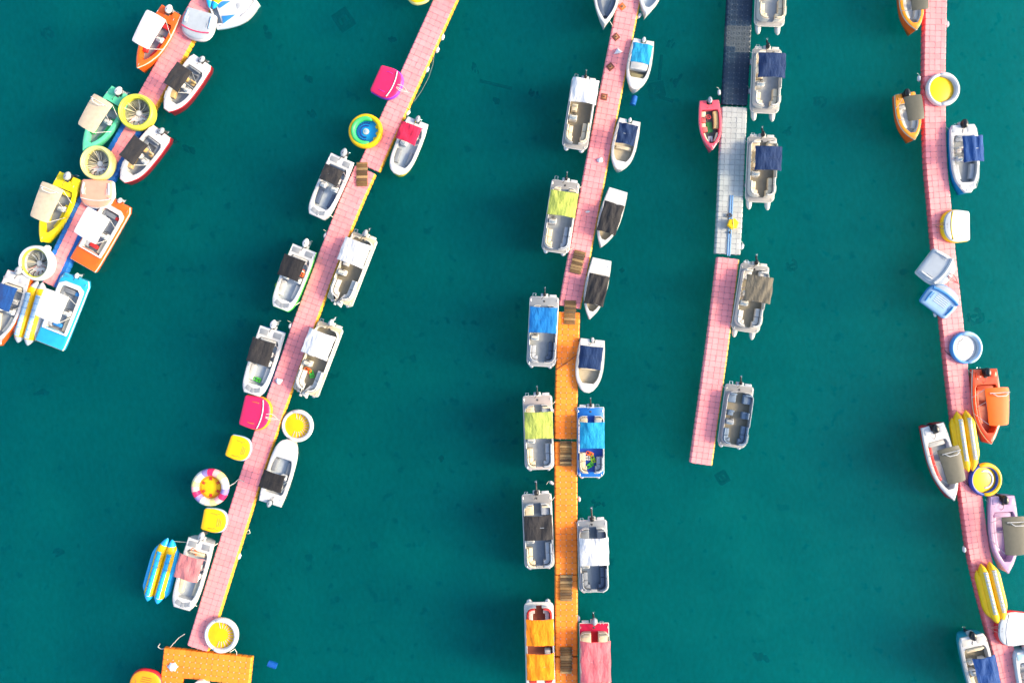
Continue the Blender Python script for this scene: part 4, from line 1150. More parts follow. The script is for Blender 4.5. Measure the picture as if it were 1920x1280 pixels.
basket_ring('lime yellow round float with black ribs next to the mint green boat', (257.3, 211), 33.5, P_LIME, P_LIME, 0)
basket_ring('pale yellow round float with ribbed floor just above the peach pad', (184.5, 305.7), 32, P_PALEY, P_PALEY, .5, lift=.26, tilt=(20, .09))
basket_ring('whitish round float with lime inside and a pointed nose at the pier end', (70.5, 493), 33, P_WHITE, P_LIME, .95, trim=pvc('mint', (.35, .70, .60)), tail=True, lift=.16, tilt=(20, .11))


def blue_ring():
    root, R = ring('yellow rimmed round float with blue floor and three yellow dots', (685.7, 245.6), 32.5, 0, .2, (-20, .10))
    arc_tube(R * .86, R * .14, 0, 360, .30, 1.5).build('tube', P_YEL, root, 80)
    arc_tube(R * .71, R * .13, 55, 290, .42, 1.5, taper=True).build('backrest', P_GREEN, root, 80)
    disc(R * .76, .05, .20, 32, .04).build('floor', P_BLUE, root)
    disc(R * .18, .20, .30, 20, .04).build('hub', P_WHITE, root); disc(R * .09, .30, .34, 16, .02).build('hub_cap', P_SKY, root)
    for a in (20, -12, -40):
        disc(R * .11, .2, .32, 14, .04, R * .70 * math.cos(math.radians(a)), R * .70 * math.sin(math.radians(a))).build('yellow_dot', P_YEL, root)
    for k in range(14):
        a = math.radians(70 + k * 15)
        for q in (.34, .50):
            mb = MB(); mb.box(R * q * math.cos(a), R * q * math.sin(a), .19, .1, .2, .08, .03, .02, a + .5); mb.build('handle', P_NAVY, root)
    return root


blue_ring()


def scoop_ring(label, p, rad, back, floor, a0, a1, rz=0, crease=True, rim=None, seat_c=None, liner=None, lift=0.0, tilt=None):
    """round float whose fat backrest runs most of the way round"""
    root, R = ring(label, p, rad, rz, lift, tilt)
    arc_tube(R * .88, R * .10, 0, 360, .24, 1.5).build('tube', rim or back, root, 80)
    arc_tube(R * .87, R * .135, a0, a1, .36, 1.25, taper=True).build('backrest', back, root, 80)
    if liner: arc_tube(R * .76, R * .06, a0 + 8, a1 - 8, .33, 1.9, taper=True).build('liner', liner, root, 80)
    d = disc(R * .82, .05, .28, 40, .08).build('floor', floor, root, 60)
    if seat_c:
        arc_tube(R * .50, R * .07, a0 + 5, a1 - 5, .28, .8, taper=True).build('seat_roll', seat_c, root, 80)
    if crease:
        n = 13
        for k in range(n):
            a = math.radians(a0 + 15 + (a1 - a0 - 30) * k / (n - 1)); mb = MB()
            mb.tube([(R * .38 * math.cos(a), R * .38 * math.sin(a), .285), (R * .77 * math.cos(a), R * .74 * math.sin(a), .29)], .03, 5); mb.build('seam', P_ROSE, d)
    return root, R


scoop_ring('white rimmed round float with yellow floor below the beige pontoon boats', (556.8, 798), 30.5, P_WHITE, P_YEL, -130, 110)
scoop_ring('white rimmed round float with yellow floor resting on the orange platform', (413.9, 1191), 32.5, P_WHITE, P_YEL, -130, 110, rz=.1, lift=.38)
scoop_ring('white rimmed round float with bright yellow floor on the curving pier', (1768.4, 166.9), 31.5, P_WHITE, P_YEL, -100, 105, crease=False, liner=P_GREY, lift=.3, tilt=(180, .06))
r9, R9 = scoop_ring('white round float with a blue rim and dark marks on its floor', (1812, 652), 31, P_SKY, P_WHITE, -85, 110, crease=False, rim=P_MID, liner=P_GREY, lift=.22, tilt=(180, .10))
for k in range(14):
    a = math.radians((110 + k * 11) if k < 8 else (-75 - (k - 8) * 9)); mb = MB(); mb.box(R9 * .55 * math.cos(a) * (1 if k > 7 else .95), R9 * .55 * math.sin(a), .275, .05, .10, .03, .01, .008, a + math.pi / 2); mb.build('mark', P_BLACK if k < 8 else P_GREY, r9)
for k in range(8):
    a = math.radians(80 - k * 17); mb = MB(); mb.box(R9 * .56 * math.cos(a), R9 * .56 * math.sin(a), .27, .05, .12, .03, .01, .008, a); mb.build('mark', P_GREY, r9)
scoop_ring('yellow round float with a navy inner band and white seat roll', (1848, 899), 31.5, P_YEL, P_YEL, -100, 120, crease=False, rim=P_NAVY, seat_c=P_WHITE, liner=P_NAVY, lift=.2, tilt=(180, .10))


def colour_ring():
    root, R = ring('round float with multicoloured rim panels and six red handle pairs', (393.7, 913.3), 35, math.radians(95))
    cols = [P_LILAC, P_WHITE, P_BACK, P_PALEY, P_ROSE, P_PINK] * 3
    for k in range(18):
        seg = 20
        arc_tube(R * .80, R * .20, k * seg + .4, k * seg + seg - .4, .36, 1.2, n=4, m=12).build('rim_panel', cols[k % 6], root, 80)
    disc(R * .64, .05, .24, 32, .08).build('floor', P_ORG, root); disc(R * .5, .24, .27, 32, .02).build('floor_pad', P_YEL, root)
    for k in range(6):
        a = math.radians(k * 60 - 5)
        for q in (-1, 1):
            mb = MB(); x, y = R * .44 * math.cos(a), R * .44 * math.sin(a)
            mb.box(x - q * .06 * math.sin(a), y + q * .06 * math.cos(a), .27, .26, .08, .06, .03, .02, a); mb.build('handle', P_RED, root)


colour_ring()


def d_outline(w, d, k=1.0, back=.12):
    """D shaped outline: flat back at -Y, curved front at +Y"""
    pts = []
    hw = w / 2
    for (cx, sy) in ((1, -1),):
        pass
    r = .22
    for q in range(5): a = math.radians(-90 + 90 * q / 4); pts.append((hw * .93 - r + r * math.cos(a), -d / 2 + r + r * math.sin(a)))
    n = 14
    for q in range(n + 1):
        a = math.radians(180.0 * q / n); e = 2.5
        c_, s_ = math.cos(a), math.sin(a)
        pts.append((hw * math.copysign(abs(c_) ** (2 / e), c_), -d * .06 + (d * .56) * abs(s_) ** (2 / e)))
    for q in range(5): a = math.radians(180 + 90 * q / 4); pts.append((-hw * .93 + r + r * math.cos(a), -d / 2 + r + r * math.sin(a)))
    return [(x * k, y * k) for x, y in pts]


def pad(label, mid_back, tip, w, rim, top, stripe=None, bolster=None, sides=None, lines=None, tilt=0, rope=None, ribs=0, lift=0.0, front=None):
    c, rz, d = frame(mid_back, tip, .5 + lift); w = w / S; c.z = lift
    root = thing('towable_pad', label, 'inflatable', c, rz, 'flat towable pads')
    if lift: lean(root, rz, math.degrees(rz) + 90, tilt or lift * .8 / (d / 2))
    o = d_outline(w, d)

    sh = .05

    def ins(e): return [(x * (1 - 2 * e / w), y * (1 - 2 * e / d)) for x, y in o]
    mb = MB(); mb.skin([[(x, y, .0) for x, y in ins(.14)], [(x, y, .12) for x, y in ins(.02)], [(x, y, .25) for x, y in o], [(x, y, .38) for x, y in ins(.03)], [(x, y, .46) for x, y in ins(.10)], [(x, y, .42) for x, y in ins(.16)]], cap0=True, cap1=True)
    mb.build('rim_tube', rim, root, 80)
    mb = MB(); mb.skin([[(x, y - sh, .36) for x, y in ins(.06)], [(x, y - sh, .49) for x, y in ins(.07)], [(x, y - sh, .545) for x, y in ins(.15)], [(x, y - sh, .575) for x, y in ins(.4)], [(x, y - sh, .585) for x, y in ins(.75)]], cap1=True); mb.build('pad', top, root, 80)
    if front:
        F = [(x, y) for x, y in ins(.12) if y > d * .16]
        mb = MB(); mb.prism(F, .45, .60, .05); mb.build('front_panel', front, root, 60)
    if stripe:
        xs = [(q / 10 - .5) * w * .84 for q in range(11)]
        mb = MB(); mb.tube([(x, d * .23 - (x / w) ** 2 * d * .42, .60) for x in xs], .05, 6); mb.build('piping', stripe, root, 80)
    if bolster:
        xs = [(q / 12 - .5) * w * .88 for q in range(13)]
        mb = MB(); mb.tube([(x, d * .22 - (x / w) ** 2 * d * .38, .60) for x in xs], .13, 8); mb.build('bolster', bolster, root, 80)
    if sides:
        for sx in (-1, 1):
            mb = MB(); mb.tube([(sx * w * .36, -d * .38, .60), (sx * w * .38, -d * .1, .62), (sx * w * .37, d * .02, .60)], [.07, .10, .07], 8); mb.build('side_roll', sides, root, 80)
    if lines:
        for q in range(3):
            mb = MB(); yy = d * (.13 + .07 * q); mb.tube([(-w * .16 + .05 * q, yy, .585), (w * .2 - .05 * q, yy, .585)], .022, 5); mb.build('seam', lines, root)
        for sx in (-1, 1):
            mb = MB(); mb.tube([(sx * w * .26, d * .02, .585), (sx * w * .33, d * .16, .56), (sx * w * .30, d * .24, .54)], .022, 5); mb.build('seam', lines, root)
    for q in range(ribs):
        mb = MB(); yy = -d * .2 + q * d * .07; mb.tube([(-w * .2, yy, .59), (w * .2, yy, .59)], .035, 6); mb.build('rib', P_WHITE, root)
    for sx in (-1, 1):
        mb = MB(); mb.tube([(sx * w * .3, -d * .2, .57), (sx * w * .31, -d * .14, .63), (sx * w * .31, -d * .02, .63), (sx * w * .3, d * .04, .57)], .02, 5); mb.build('handle', lines or rim, root)
    if rope:
        for a, e in ((-.25, .35), (.1, .55), (.25, .25)):
            rope_loop(root, [(a * .6, d * .36, .6), (a, d * .5, .5), (a * .7, d * .5 + .3, .42), (.1, d * .5 + .35 + e, .4)], rope, .025)
    return root


pad('hot pink towable pad with a purple edge, tied above the blue floored round float', (704, 145), (753, 167), 60, pvc('purple', (.20, .04, .45)), P_PINK, stripe=P_WHITE, rope=ROPEW, lift=.18)
pad('hot pink towable pad with an orange edge, below the blue striped bowrider', (453, 768), (509, 781), 64, P_ORG, P_PINK, stripe=P_WHITE, rope=ROPEW, lift=.18)
pad('yellow towable pad with a pale blue edge, above the multicoloured round float', (427, 834), (470, 848), 47, P_SKY, P_YEL, lines=mat('line brown', (.35, .18, .02)), front=None)
pad('yellow towable pad with a pale blue edge, below the multicoloured round float', (379, 972), (426, 981), 46, P_SKY, P_YEL, lines=mat('line brown', (.35, .18, .02)))
pad('white towable pad with one pink stripe, beside the bright orange boat', (378, 20), (362, 74), 62, P_WHITE, P_GREY, stripe=P_PINK, sides=P_SKY, lift=.36, tilt=.001)
pad('peach towable pad with white sides next to the orange barge boat', (182, 337), (179, 391), 64, P_WHITE, P_PEACH, stripe=P_WHITE, sides=P_WHITE, lift=.36, tilt=.001)
pad('white towable pad with a yellow rim on the curving pier', (1820, 423), (1764, 424), 62, P_YEL, P_WHITE, stripe=P_YEL, rope=ROPED, front=P_GREY, lift=.2)
pad('pale grey towable pad lying across the curving pier, above the blue edged one', (1738, 487), (1784, 522), 64, P_WHITE, P_GREY, bolster=P_WHITE, sides=P_WHITE, rope=ROPER, lift=.24)
pad('pale blue towable pad with darker blue edges lying across the curving pier', (1752, 581), (1783, 539), 64, P_MID, P_SKY, bolster=P_MID, sides=P_MID, ribs=5, front=P_GREY, lift=.26)
pad('white towable pad with a red rim near the corner of the picture', (1928, 1181), (1865, 1177), 66, P_RED, P_WHITE, stripe=P_WHITE, rope=ROPED, front=P_GREY, lift=.26)
pad('orange towable pad with a red rim beside the orange platform', (266, 1312), (278, 1256), 62, P_RED, P_ORG, lines=P_RED)
pad('bright yellow pad poking in from the top beside the short pink pier', (776, -48), (790, 6), 50, P_PALEY, P_YEL, lines=mat('line brown', (.35, .18, .02)))


def banana(label, tail, nose, w, main, strip, foot, ticks=8, tickm=None, nosem=None, lift=0.0):
    """towable with two long sausage tubes; the nose joins them"""
    c, rz, L = frame(tail, nose, .5 + lift); w = w / S; c.z = lift
    root = thing('banana_float', label, 'inflatable', c, rz, 'banana floats')
    for sx in (-1, 1):
        def body(xo, r, z, y0, y1):
            pts = []; rr = []
            for k in range(15):
                u = k / 14; y = y0 + (y1 - y0) * u
                taper = min(1, (u / .13) ** .65 if u < .13 else 1, ((1 - u) / .16) ** .65 + .02 if u > .84 else 1)
                x = xo * (1 - .55 * max(0, (u - .72) / .28) ** 1.5)
                pts.append((x, y, z + .06 * max(0, (u - .75) / .25))); rr.append(max(.03, r * taper))
            return MB().tube(pts, rr, 12)
        b = body(sx * w * .175, w * .185, .36, -L / 2, L / 2).build('main_tube', main, root, 80)
        body(sx * w * .365, w * .135, .22, -L / 2 + L * .10, L / 2 - L * .08).build('foot_tube', foot, root, 80)
        pts = []; 
        for k in range(9):
            u = .12 + .68 * k / 8; pts.append((sx * w * .175, -L / 2 + L * u, .36 + w * .145))
        mb = MB(); mb.tube(pts, w * .085, 8); mb.build('seat_strip', strip, b, 80)
        for k in range(ticks):
            u = .15 + .62 * k / (ticks - 1); y = -L / 2 + L * u
            mb = MB(); mb.tube([(sx * w * .175 - w * .1, y, .36 + w * .15), (sx * w * .175 - w * .05, y, .36 + w * .24), (sx * w * .175 + w * .05, y, .36 + w * .24), (sx * w * .175 + w * .1, y, .36 + w * .15)], .022, 5)
            mb.build('handle', tickm or strip, b)
        if nosem:
            for (u0, u1, nm) in ((0.0, .10, 'tail_cap'), (.90, 1.0, 'nose_cap')):
                pts = []; rr = []
                for k in range(5):
                    u = u0 + (u1 - u0) * k / 4
                    taper = min(1, (u / .13) ** .65 if u < .13 else 1, ((1 - u) / .16) ** .65 + .02 if u > .84 else 1)
                    pts.append((sx * w * .175 * (1 - .55 * max(0, (u - .72) / .28) ** 1.5), -L / 2 + L * u, .36 + .06 * max(0, (u - .75) / .25))); rr.append(max(.03, w * .185 * taper) + .012)
                MB().tube(pts, rr, 12).build(nm, nosem, b, 80)
    mb = MB(); mb.box(0, -L * .05, .08, w * .3, L * .55, .14, .1, .04); mb.build('web', foot, root)
    return root


banana('blue and yellow banana float beside the dusty pink topped bowrider', (284, 1130), (318, 1010), 54, P_YEL, P_BLUE, P_BLUE, 7, P_MID, P_BLUE)
banana('blue and yellow banana float poking in beside the white speedboat', (424, -96), (395, 15), 44, P_YEL, P_BLUE, P_YEL, 7, P_MID, P_BLUE, lift=.3)
banana('faded pale blue and yellow banana float beside the sky blue barge boat', (40, 645), (74, 528), 54, P_YEL, P_SKY, P_GREY, 7, P_MID, P_GREY)
banana('yellow banana float with white strips beside the solid orange topped boat', (1804, 770), (1821, 884), 47, P_YEL, P_WHITE, P_YEL, 11, P_PALEY, lift=.362)
banana('yellow banana float with white strips below the lilac boat', (1849, 1055), (1877, 1170), 46, P_YEL, P_WHITE, P_YEL, 11, P_PALEY, lift=.362)


# ------------------------------------------------------------------ things on the piers
WOOD = [mat('ramp timber %d' % k, c, .75, 'wood', var=.18, scale=5) for k, c in enumerate(((.115, .062, .018), (.17, .095, .03), (.08, .045, .018), (.27, .17, .07)))]


def ramp(label, p, w, l, ang, n, pale):
    c = at(p, .42); root = thing('wooden_ramp', label, 'ramp', (c.x, c.y, .362), math.radians(ang), 'wooden ramps bridging the pier joints')
    w /= S; l /= S; r = random.Random(n * 3 + int(p[1]))
    for sx in (-1, 1):
        mb = MB(); mb.box(sx * w * .36, 0, .003, .09, l * .96, .06, .01, .008); mb.build('runner', WOOD[2], root)
    st = l / n
    me = {}
    for k in range(n):
        mb = MB(); mb.box(0, 0, -.018, w * r.uniform(.97, 1.02), st * .9, .036, .01, .008)
        o = mb.build('plank', WOOD[3] if k in pale else WOOD[r.choice((0, 0, 1, 2))], root)
        o.location = (r.uniform(-.015, .015), -l / 2 + st * (k + .5), .083 + .035 * math.sin(math.pi * (k + .5) / n)); o.rotation_euler = (math.cos(math.pi * (k + .5) / n) * .05, 0, r.uniform(-.012, .012))


ramp('warm brown timber ramp on the pink pier near the cerise covered boat', (679, 327), 21, 45, 0, 9, (3, 6))
ramp('pale timber ramp in the middle of the brown plated pink pier', (1083, 491.5), 22, 43, -14, 8, (1, 2, 4))
ramp('slatted timber ramp joining the pink pier to the orange pier', (1068.6, 585.8), 22, 45, -2, 11, (2, 8))
ramp('dark timber ramp with pale strips between the lime canopy pontoon and the royal blue boat', (1060.6, 849.7), 22, 47, 0, 11, (1, 3, 4, 8))
ramp('brown timber ramp below the creased white canopy pontoon', (1061.6, 1101.8), 23, 49, 0, 9, (6, 8, 0))
ramp('timber ramp over the dark gap near the bottom of the orange pier', (1061.4, 1237), 22, 50, 0, 10, (0, 5, 6))


def plate(label, p, m, rot, s=11.5):
    c = at(p, .36); root = thing('mooring_plate', label, 'plate', (c.x, c.y, .352), math.radians(rot), 'square plates on the pink pier')
    h = s / S / 2
    mb = MB(); mb.box(0, 0, .002, h * 2, h * 2, .05, .02, .012); mb.build('base_plate', m, root)
    mb = MB(); mb.box(0, 0, .052, h * 1.1, h * 1.1, .02, .02, .008); mb.build('inner_plate', mat(m.name + ' pale', (.30, .12, .05), .7), root)
    mb = MB(); mb.prism([(.06 * math.cos(k * math.pi / 4), .06 * math.sin(k * math.pi / 4)) for k in range(8)], .05, .13, .02); mb.build('post', DARK, root)


RUST = mat('rust', (.13, .035, .02), .8, var=.25); RUSTO = mat('rust orange', (.55, .10, .01), .7, var=.2)
plate('orange square plate nearest the top of the pink pier', (1166.4, 13), RUSTO, 40, 11)
plate('rusty diamond plate above the white triangular bag', (1155, 69.6), RUST, 40)
plate('rusty diamond plate below the white triangular bag', (1144.5, 125.5), RUST, 40, 12)
plate('rusty square plate beside the long white canopy', (1132.7, 182), RUST, -10, 12)


def bag(label, p, r, pts=None, seed=1):
    rr = random.Random(seed); c = at(p, .38); R = r / S
    mb = MB(); n = 12
    rad = [rr.uniform(.7, 1.15) for _ in range(n)] if not pts else pts
    n = len(rad)
    f = lambda k, z: [(R * k * rad[i] * math.cos(2 * math.pi * i / n), R * k * rad[i] * math.sin(2 * math.pi * i / n), z + rr.uniform(-.02, .02)) for i in range(n)]
    mb.skin([f(.9, .0), f(1, .05), f(.75, .14), f(.4, .20)], cap0=True, cap1=True)
    o = mb.build('plastic_bag', mat('bag white', (.62, .66, .70), .5, bump=.3), None, 50); o.location = (c.x, c.y, .36); tag(o, label, 'bag', 'white bags left on the piers')


bag('crumpled white bag on the long pink pier beside the blue striped bowrider', (523, 714), 6.5, seed=2)
bag('white triangular bag between two rusty diamond plates', (1158.4, 97.4), 8, [1.1, .7, .6, .9, .55, .5, .6, 1.1, .6, .5, .5, .7], 3)
bag('white bag on the pink pier beside the small navy covered boat', (1125.7, 300), 6, seed=4)
bag('small white bag on the pink pier between the lime canopy and the first rowing boat', (1102, 397), 5, [1, .5, .3, .5, 1.1, .7, .4, .5], 5)
bag('pile of white cord bags on the corner of the orange platform', (324, 1249), 10, [1.0, .8, .95, .7, .9, .75, 1.05, .8, .9, .7, .95, .75], 6)


def tub():
    c = at((1373, 420.5), .6); root = thing('storage_tub', 'yellow faceted tub standing on the pale grey floats', 'tub', (c.x, c.y, .352), .2)
    hexa = lambda r, z, k=6: [(r * math.cos(2 * math.pi * i / k), r * .95 * math.sin(2 * math.pi * i / k), z) for i in range(k)]
    mb = MB(); mb.skin([hexa(.40, .002), hexa(.47, .34), hexa(.50, .36), hexa(.50, .42)], cap0=True, cap1=True); mb.build('body', P_YEL, root, 20)
    mb = MB(); mb.skin([hexa(.51, .423), hexa(.51, .46), hexa(.42, .52), hexa(.1, .56)], cap0=True, cap1=True); mb.build('lid', P_YEL, root, 15)
    mb = MB(); mb.tube([(-.05, -.45, .5), (-.02, 0, .585), (.05, .45, .5)], .03, 5); mb.build('strap', P_PALEY, root)
    c = at((1368, 404), .5); o = MB(); rr = random.Random(4)
    o.tube([(.26 * math.cos(k * .9) * rr.uniform(.5, 1), .22 * math.sin(k * .9) * rr.uniform(.5, 1), .04 + .012 * k) for k in range(18)], .03, 5)
    q = o.build('coiled_rope', mat('rope brown', (.07, .05, .04), .9), None); q.location = (c.x, c.y, .35); tag(q, 'dark coiled rope on the grey floats beside the yellow tub', 'rope')
    c = at((1368, 436), .4); o = MB(); o.box(0, 0, 0, .16, .22, .18, .04, .03); q = o.build('small_case', DARK, None); q.location = (c.x, c.y, .354); tag(q, 'small black case on the grey floats below the yellow tub', 'case')
    a, b = at((1372, 366), .36), at((1366, 480), .36)
    d = (b - a); mid = (a + b) / 2
    root = thing('launch_rail', 'pair of pale blue rails laid along the grey floats', 'rail', (mid.x, mid.y, .352), math.atan2(d.y, d.x) - math.pi / 2)
    mm = pvc('rail blue', (.16, .32, .55))
    for sx in (-1, 1):
        mb = MB(); mb.box(sx * .09, 0, .003, .11, d.length, .07, .03, .02); mb.build('rail', mm, root)
    for k in range(6):
        mb = MB(); mb.box(0, -d.length / 2 + .4 + k * (d.length - .8) / 5, .0035, .42, .09, .03, .02, .01); mb.build('sleeper', GREYG, root)


tub()


def fender(label, p, rot, s=1.0, m=None):
    c = at(p, .2); root = thing('fender', label, 'fender', (c.x, c.y, .12), math.radians(rot), 'white fenders along the piers')
    mb = MB(); mb.tube([(0, y * s, 0) for y in (-.30, -.28, -.22, -.12, .12, .22, .28, .30)], [r * s for r in (.04, .10, .16, .185, .185, .16, .10, .04)], 12); mb.build('body', m or P_WHITE, root, 80)
    for sy in (-1, 1):
        mb = MB(); mb.tube([(0, sy * .29 * s, 0), (0, sy * .36 * s, 0)], .045 * s, 6); mb.build('eye', P_GREY, root)
    mb = MB(); mb.tube([(0, .35 * s, 0), (-.1, .42 * s, .12), (-.3, .45 * s, .26)], .015, 4); mb.build('lanyard', ROPEW, root)


for lb, p, r in (('white fender highest on the short pink pier', (829.8, 69.6), -20), ('white fender second from the top of the short pink pier', (820, 93.4), -22),
                 ('white fender level with the first hot pink pad', (800.9, 130), -20), ('white fender just above the cerise covered boat', (764.8, 211.6), -40),
                 ('white fender by the pink pier above the white canopy pontoon boats', (610, 441), -25), ('white fender between the pink pier and the blue striped bowrider', (544, 611), -20),
                 ('white fender on the open side of the long pink pier', (448, 1043), -18), ('white fender at the bow of the yellow cockpit boat', (1199, 29), -40),
                 ('white fender between the navy floats and the navy canopy pontoon stern', (1408, 116), 0), ('white fender above the coral pink dinghy', (1349, 173), 0),
                 ('white fender between the navy floats and the pontoon couch', (1406, 171), 0), ('pale fender between grey floats and the second navy canopy pontoon', (1398, 347), 0),
                 ('white fender near the lower end of the grey floats', (1392, 462), -15), ('white fender at the top of the curving pier', (1777, 45), 0),
                 ('white fender beside the white rimmed yellow float on the curving pier', (1724, 147), 0), ('white fender under the pale blue pad', (1754, 590), 20),
                 ('white fender on the curving pier level with the lilac boat', (1809, 1030), 5), ('white fender beside the orange pier above the creased white canopy', (1086.5, 936), 0),
                 ('white fender floating loose near the black canopy pontoon', (1034.6, 905), 60), ('white fender at the stern corner of the red decked boat', (1085, 1160), 0),
                 ('white fender hanging off the bow of the second black topped deck boat', (267, 325.5), -60), ('white fender tied beside the lime canopy over the orange pier', (1037, 770), 0)):
    fender(lb, p, r, .62 if 'pale' in lb or 'orange pier' in lb else .8)


# ------------------------------------------------------------------ ropes
def rope(label, pts, m=ROPEW, r=.03, slack=.0):
    P = [at(p[:2], p[2]) for p in pts]
    Q = []
    for i in range(len(P) - 1):
        for k in range(6):
            t = k / 6; v = P[i].lerp(P[i + 1], t); Q.append(v)
    Q.append(P[-1])
    c = Q[0].copy(); mb = MB(); mb.tube([tuple(q - c) for q in Q], r, 5)
    o = mb.build('mooring_rope', m, None, 60); o.location = c; tag(o, label, 'rope', 'mooring ropes')


rope('slack line hanging beside the short pink pier from the second fender', [(815, 97, .1), (812, 120, .06), (804, 145, .06), (792, 168, .06), (777, 190, .3)], mat('rope grey', (.25, .26, .24), .8), .014)
rope('line crossing the orange pier to the navy covered boat', [(1082, 665, .6), (1062, 680, .39), (1042, 694, .39)], mat('rope umber', (.20, .06, .03), .8), .03)
rope('line from the multicoloured float to the pink pier', [(428, 912, .4), (440, 905, .2), (447, 898, .39), (458, 903, .39)], ROPEW)
rope('knotted pale rope loose in the water off the orange platform', [(300, 1206, .05), (296, 1212, .05), (302, 1216, .06), (318, 1214, .1), (325, 1206, .06), (336, 1194, .06), (346, 1188, .3)], ROPEW, .03)
rope('pale rope end curling off the right arm of the orange platform', [(431, 1222, .3), (440, 1216, .06), (444, 1222, .06), (443, 1232, .3)], ROPEW, .03)
rope('bow line of the white bowrider beside the brown ramp', [(618, 403, .7), (624, 407, .36)], ROPEW)
rope('bow line of the green sided bowrider', [(549, 575, .7), (562, 567, .38)], ROPEW)
rope('bow line of the dusty pink topped bowrider', [(360, 1130, .7), (369, 1136, .38)], ROPEW)
rope('stern line of the dusty pink topped bowrider', [(400, 1024, .7), (408, 1018, .38)], ROPEW)
rope('line from the banana float to the dusty pink topped bowrider', [(322, 1014, .4), (338, 1015, .5), (350, 1016, .7)], ROPEW, .022)
rope('bow line of the white pointed boat at the pink pier top', [(1142, 38, .7), (1149, 49, .38)], ROPEW, .022)
rope('stern line of the black canopy pontoon', [(1033, 940, .55), (1040, 931, .38)], ROPEW, .025)
rope('stern line of the lime canopy pontoon over the orange pier', [(1034, 759, .55), (1041, 752, .38)], ROPEW, .025)
rope('dark tow ropes of the yellow round float at the banana nose', [(1806, 902, .38), (1814, 908, .39), (1820, 915, .4), (1810, 899, .4)], ROPED)
rope('dark rope from the blue rimmed round float across the curving pier', [(1770, 655, .38), (1778, 664, .39), (1784, 668, .45), (1772, 658, .39)], ROPED)
rope('thin dark rope from the white rimmed float over the curving pier', [(1731, 160, .38), (1733, 168, .39), (1740, 175, .42)], ROPED)
rope('thin pale rope curled at the end of the long pink pier', [(462, 996, .06), (467, 992, .06), (469, 999, .06), (464, 1000, .06)], ROPEW, .025)


for lb, p, q in (('stern line of the lime canopy pontoon beside the pink pier', (1086, 352), (1093, 347)), ('bow line of the lime canopy pontoon beside the pink pier', (1066, 468), (1075, 464)),
                 ('bow line of the bright blue canopy pontoon', (1040, 678), (1046, 672)), ('stern line of the royal blue decked boat', (1083, 772), (1078, 765)),
                 ('bow line of the royal blue decked boat', (1088, 885), (1080, 890)), ('stern line of the creased white canopy pontoon', (1085, 985), (1079, 978)),
                 ('stern line of the first navy canopy pontoon', (1413, 100), (1404, 96)), ('stern line of the lower navy canopy pontoon', (1404, 268), (1396, 262)),
                 ('bow line of the taupe canopy pontoon', (1374, 610), (1366, 604)), ('stern line of the pontoon with no canopy', (1362, 728), (1354, 722)),
                 ('bow line of the coral pink dinghy', (1336, 272), (1349, 264)), ('stern line of the solid orange topped boat', (1823, 700), (1814, 692)),
                 ('stern line of the lilac boat', (1856, 942), (1847, 936)), ('stern line of the second black topped deck boat', (288, 240), (272, 236)), ('stern line of the blue covered white boat', (1782, 244), (1774, 238))):
    rope(lb, [(p[0], p[1], .6), ((p[0] + q[0]) / 2, (p[1] + q[1]) / 2 + 1, .36), (q[0], q[1], .37)], ROPEW, .02)

# ------------------------------------------------------------------ things seen through the water
BLOCKM = mat('sunken concrete', (.008, .016, .012), .95); BARREL = mat('sunken barrel blue', (.01, .10, .50), .6)


def block(label, p, s, rot, z=-2.9):
    c = at(p, z); root = thing('mooring_block', label, 'block', (c.x, c.y, z - .6), math.radians(rot), 'mooring blocks on the seabed')
    h = s / S / 2
    for k in range(4):
        a = k * math.pi / 2; mb = MB(); mb.box(h * .8 * math.cos(a), h * .8 * math.sin(a), 0, .2 * h * 2, h * 2.0, .7, .05, .04, a); mb.build('side', BLOCKM, root)
    mb = MB(); mb.box(0, 0, 0, h * .5, h * .5, .9, .05, .05); mb.build('core', BLOCKM, root)


block('large sunken square block in open water between the left piers', (643, 35), 34, 35)
block('sunken square block below the end of the pink tail pier', (1356, 896), 22, 30)
block('sunken frame on the seabed beside the small white boat', (1232, 168), 30, 12, -3.2)


def weed(label, p, r, ringy=False, z=-3.3):
    """dark weedy lump on the seabed; ringy: a broken ring of weed round something sunken"""
    rr = random.Random(int(p[0] * 3 + p[1])); c = at(p, z); root = thing('weed_clump', label, 'weed', (c.x, c.y, z), rr.uniform(0, 6), 'dark weed clumps on the seabed')
    R_ = r / S
    if ringy:
        mb = MB(); n = 16; P = []; Q = []
        for k in range(n):
            a = math.radians(290 * k / (n - 1)); q = R_ * rr.uniform(.62, .95); P.append((q * math.cos(a), q * math.sin(a), rr.uniform(-.1, .1))); Q.append(R_ * rr.uniform(.12, .34))
        mb.tube(P, Q, 7); mb.build('weed_ring', BLOCKM, root, 80)
    for k in range(3 if ringy else 6):
        mb = MB(); a = rr.uniform(0, 6.3); d = R_ * rr.uniform(0, .3 if ringy else .95); n = 9
        lp = [rr.uniform(.5, 1.1) for _ in range(n)]; q = R_ * rr.uniform(.16, .5) * (.6 if ringy else 1)
        mb.skin([[(d * math.cos(a) + q * kk * lp[i] * math.cos(6.283 * i / n), d * math.sin(a) + q * kk * lp[i] * math.sin(6.283 * i / n), zz) for i in range(n)] for kk, zz in ((1, -.5), (.9, 0), (.4, .15))], cap1=True)
        mb.build('frond_mass', BLOCKM, root, 60)


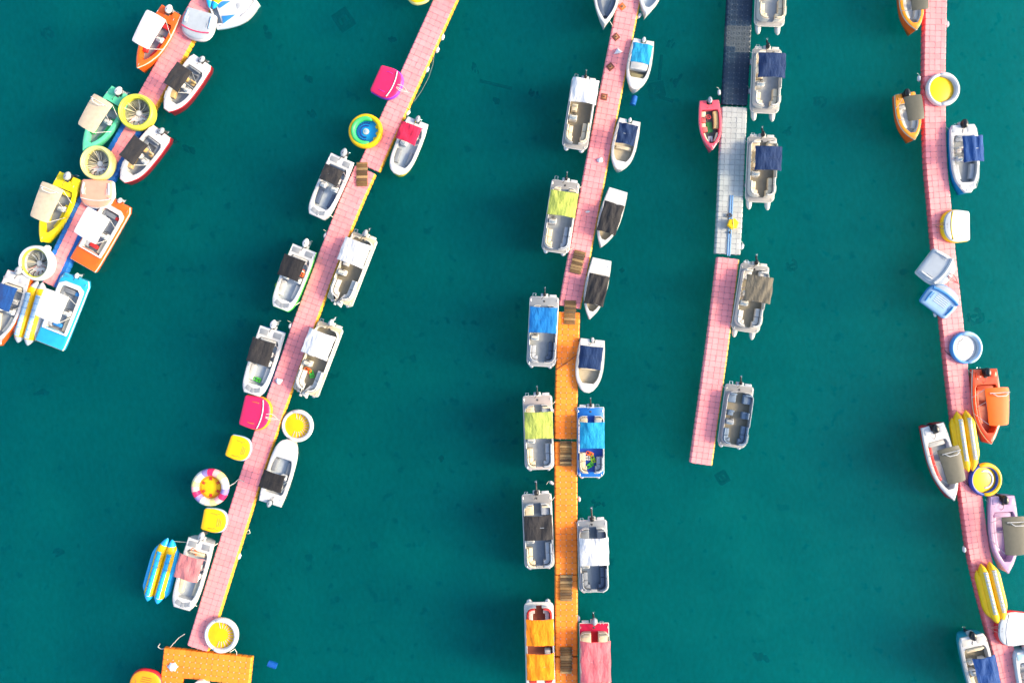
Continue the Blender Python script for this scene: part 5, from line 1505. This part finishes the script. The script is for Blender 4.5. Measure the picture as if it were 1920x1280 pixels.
for lb, p, r, g in (('ring of dark weed in open water level with the navy floats', (1537, 192), 13, 1), ('ring of dark weed in open water level with the pink tail start', (1485, 497), 12, 1),
                    ('broken weed ring beside the curving pier near the pale blue pad', (1828, 592), 17, 1), ('ring of dark weed near the top beside the bright orange boat', (90, 64), 13, 1),
                    ('weed clump near the second black topped deck boat', (350, 282), 13, 0), ('small weed clump beside the deck boat weed', (325, 262), 8, 0), ('weed clump in the water above the white bowrider', (578, 148), 10, 0),
                    ('weed clump near the short pink pier', (738, 72), 10, 0), ('weed clump off the cerise covered boat', (588, 208), 12, 0), ('weed clump between the short pink pier and the long white canopy', (935, 190), 12, 0),
                    ('weed clump left of the sunken pipe', (890, 128), 10, 0), ('weed clump close below the sunken pipe', (1000, 172), 9, 0), ('weed clump off the small navy covered boat', (1165, 505), 9, 0),
                    ('weed clump near the creased white canopy pontoon', (1120, 945), 14, 0), ('weed clump lowest in the middle water', (826, 860), 12, 0), ('weed clump near the bottom between the orange and curving piers', (1430, 1232), 14, 0),
                    ('weed clump in the water by the lone navy canopy pontoon', (1478, 243), 9, 0), ('weed clump by the picture side below the banana', (105, 1035), 10, 0), ('weed clump below the faded banana float', (75, 735), 12, 0),
                    ('weed clump beside the sunken frame', (1270, 150), 16, 0), ('weed clump under the top edge near the large sunken block', (500, 60), 13, 0), ('weed clump beside the small bright blue covered boat', (1262, 82), 9, 0)):
    weed(lb, p, r, g)
for lb, a, b in (('sunken pipe above the long white canopy pontoon', (900, 152), (960, 166)), ('sunken pipe near the bright blue covered small boat', (1240, 104), (1236, 150)),
                 ('sunken beam beside the sunken frame', (1215, 176), (1262, 190))):
    A, Bq = at(a, -3.2), at(b, -3.2); c = (A + Bq) / 2
    mb = MB(); mb.tube([tuple(A - c), tuple(Bq - c)], .16, 8); o = mb.build('sunken_pipe', BLOCKM, None, 60); o.location = c; tag(o, lb, 'pipe')
for lb, p, z, rot in (('blue barrel just under the water beside the pink pier', (1188, 189), -.6, -15), ('blue barrel floating low beside the orange platform', (511, 1245), -.5, 70)):
    c = at(p, z); root = thing('barrel', lb, 'barrel', c, math.radians(rot))
    mb = MB(); mb.tube([(0, y, 0) for y in (-.4, -.39, -.2, -.19, 0, .19, .2, .39, .4)], [.24, .27, .27, .29, .27, .29, .27, .27, .24], 16); mb.build('body', BARREL, root, 40)
    mb = MB(); mb.tube([(.12, .40, .02), (.12, .44, .02)], .05, 8); mb.build('bung', DARK, root)
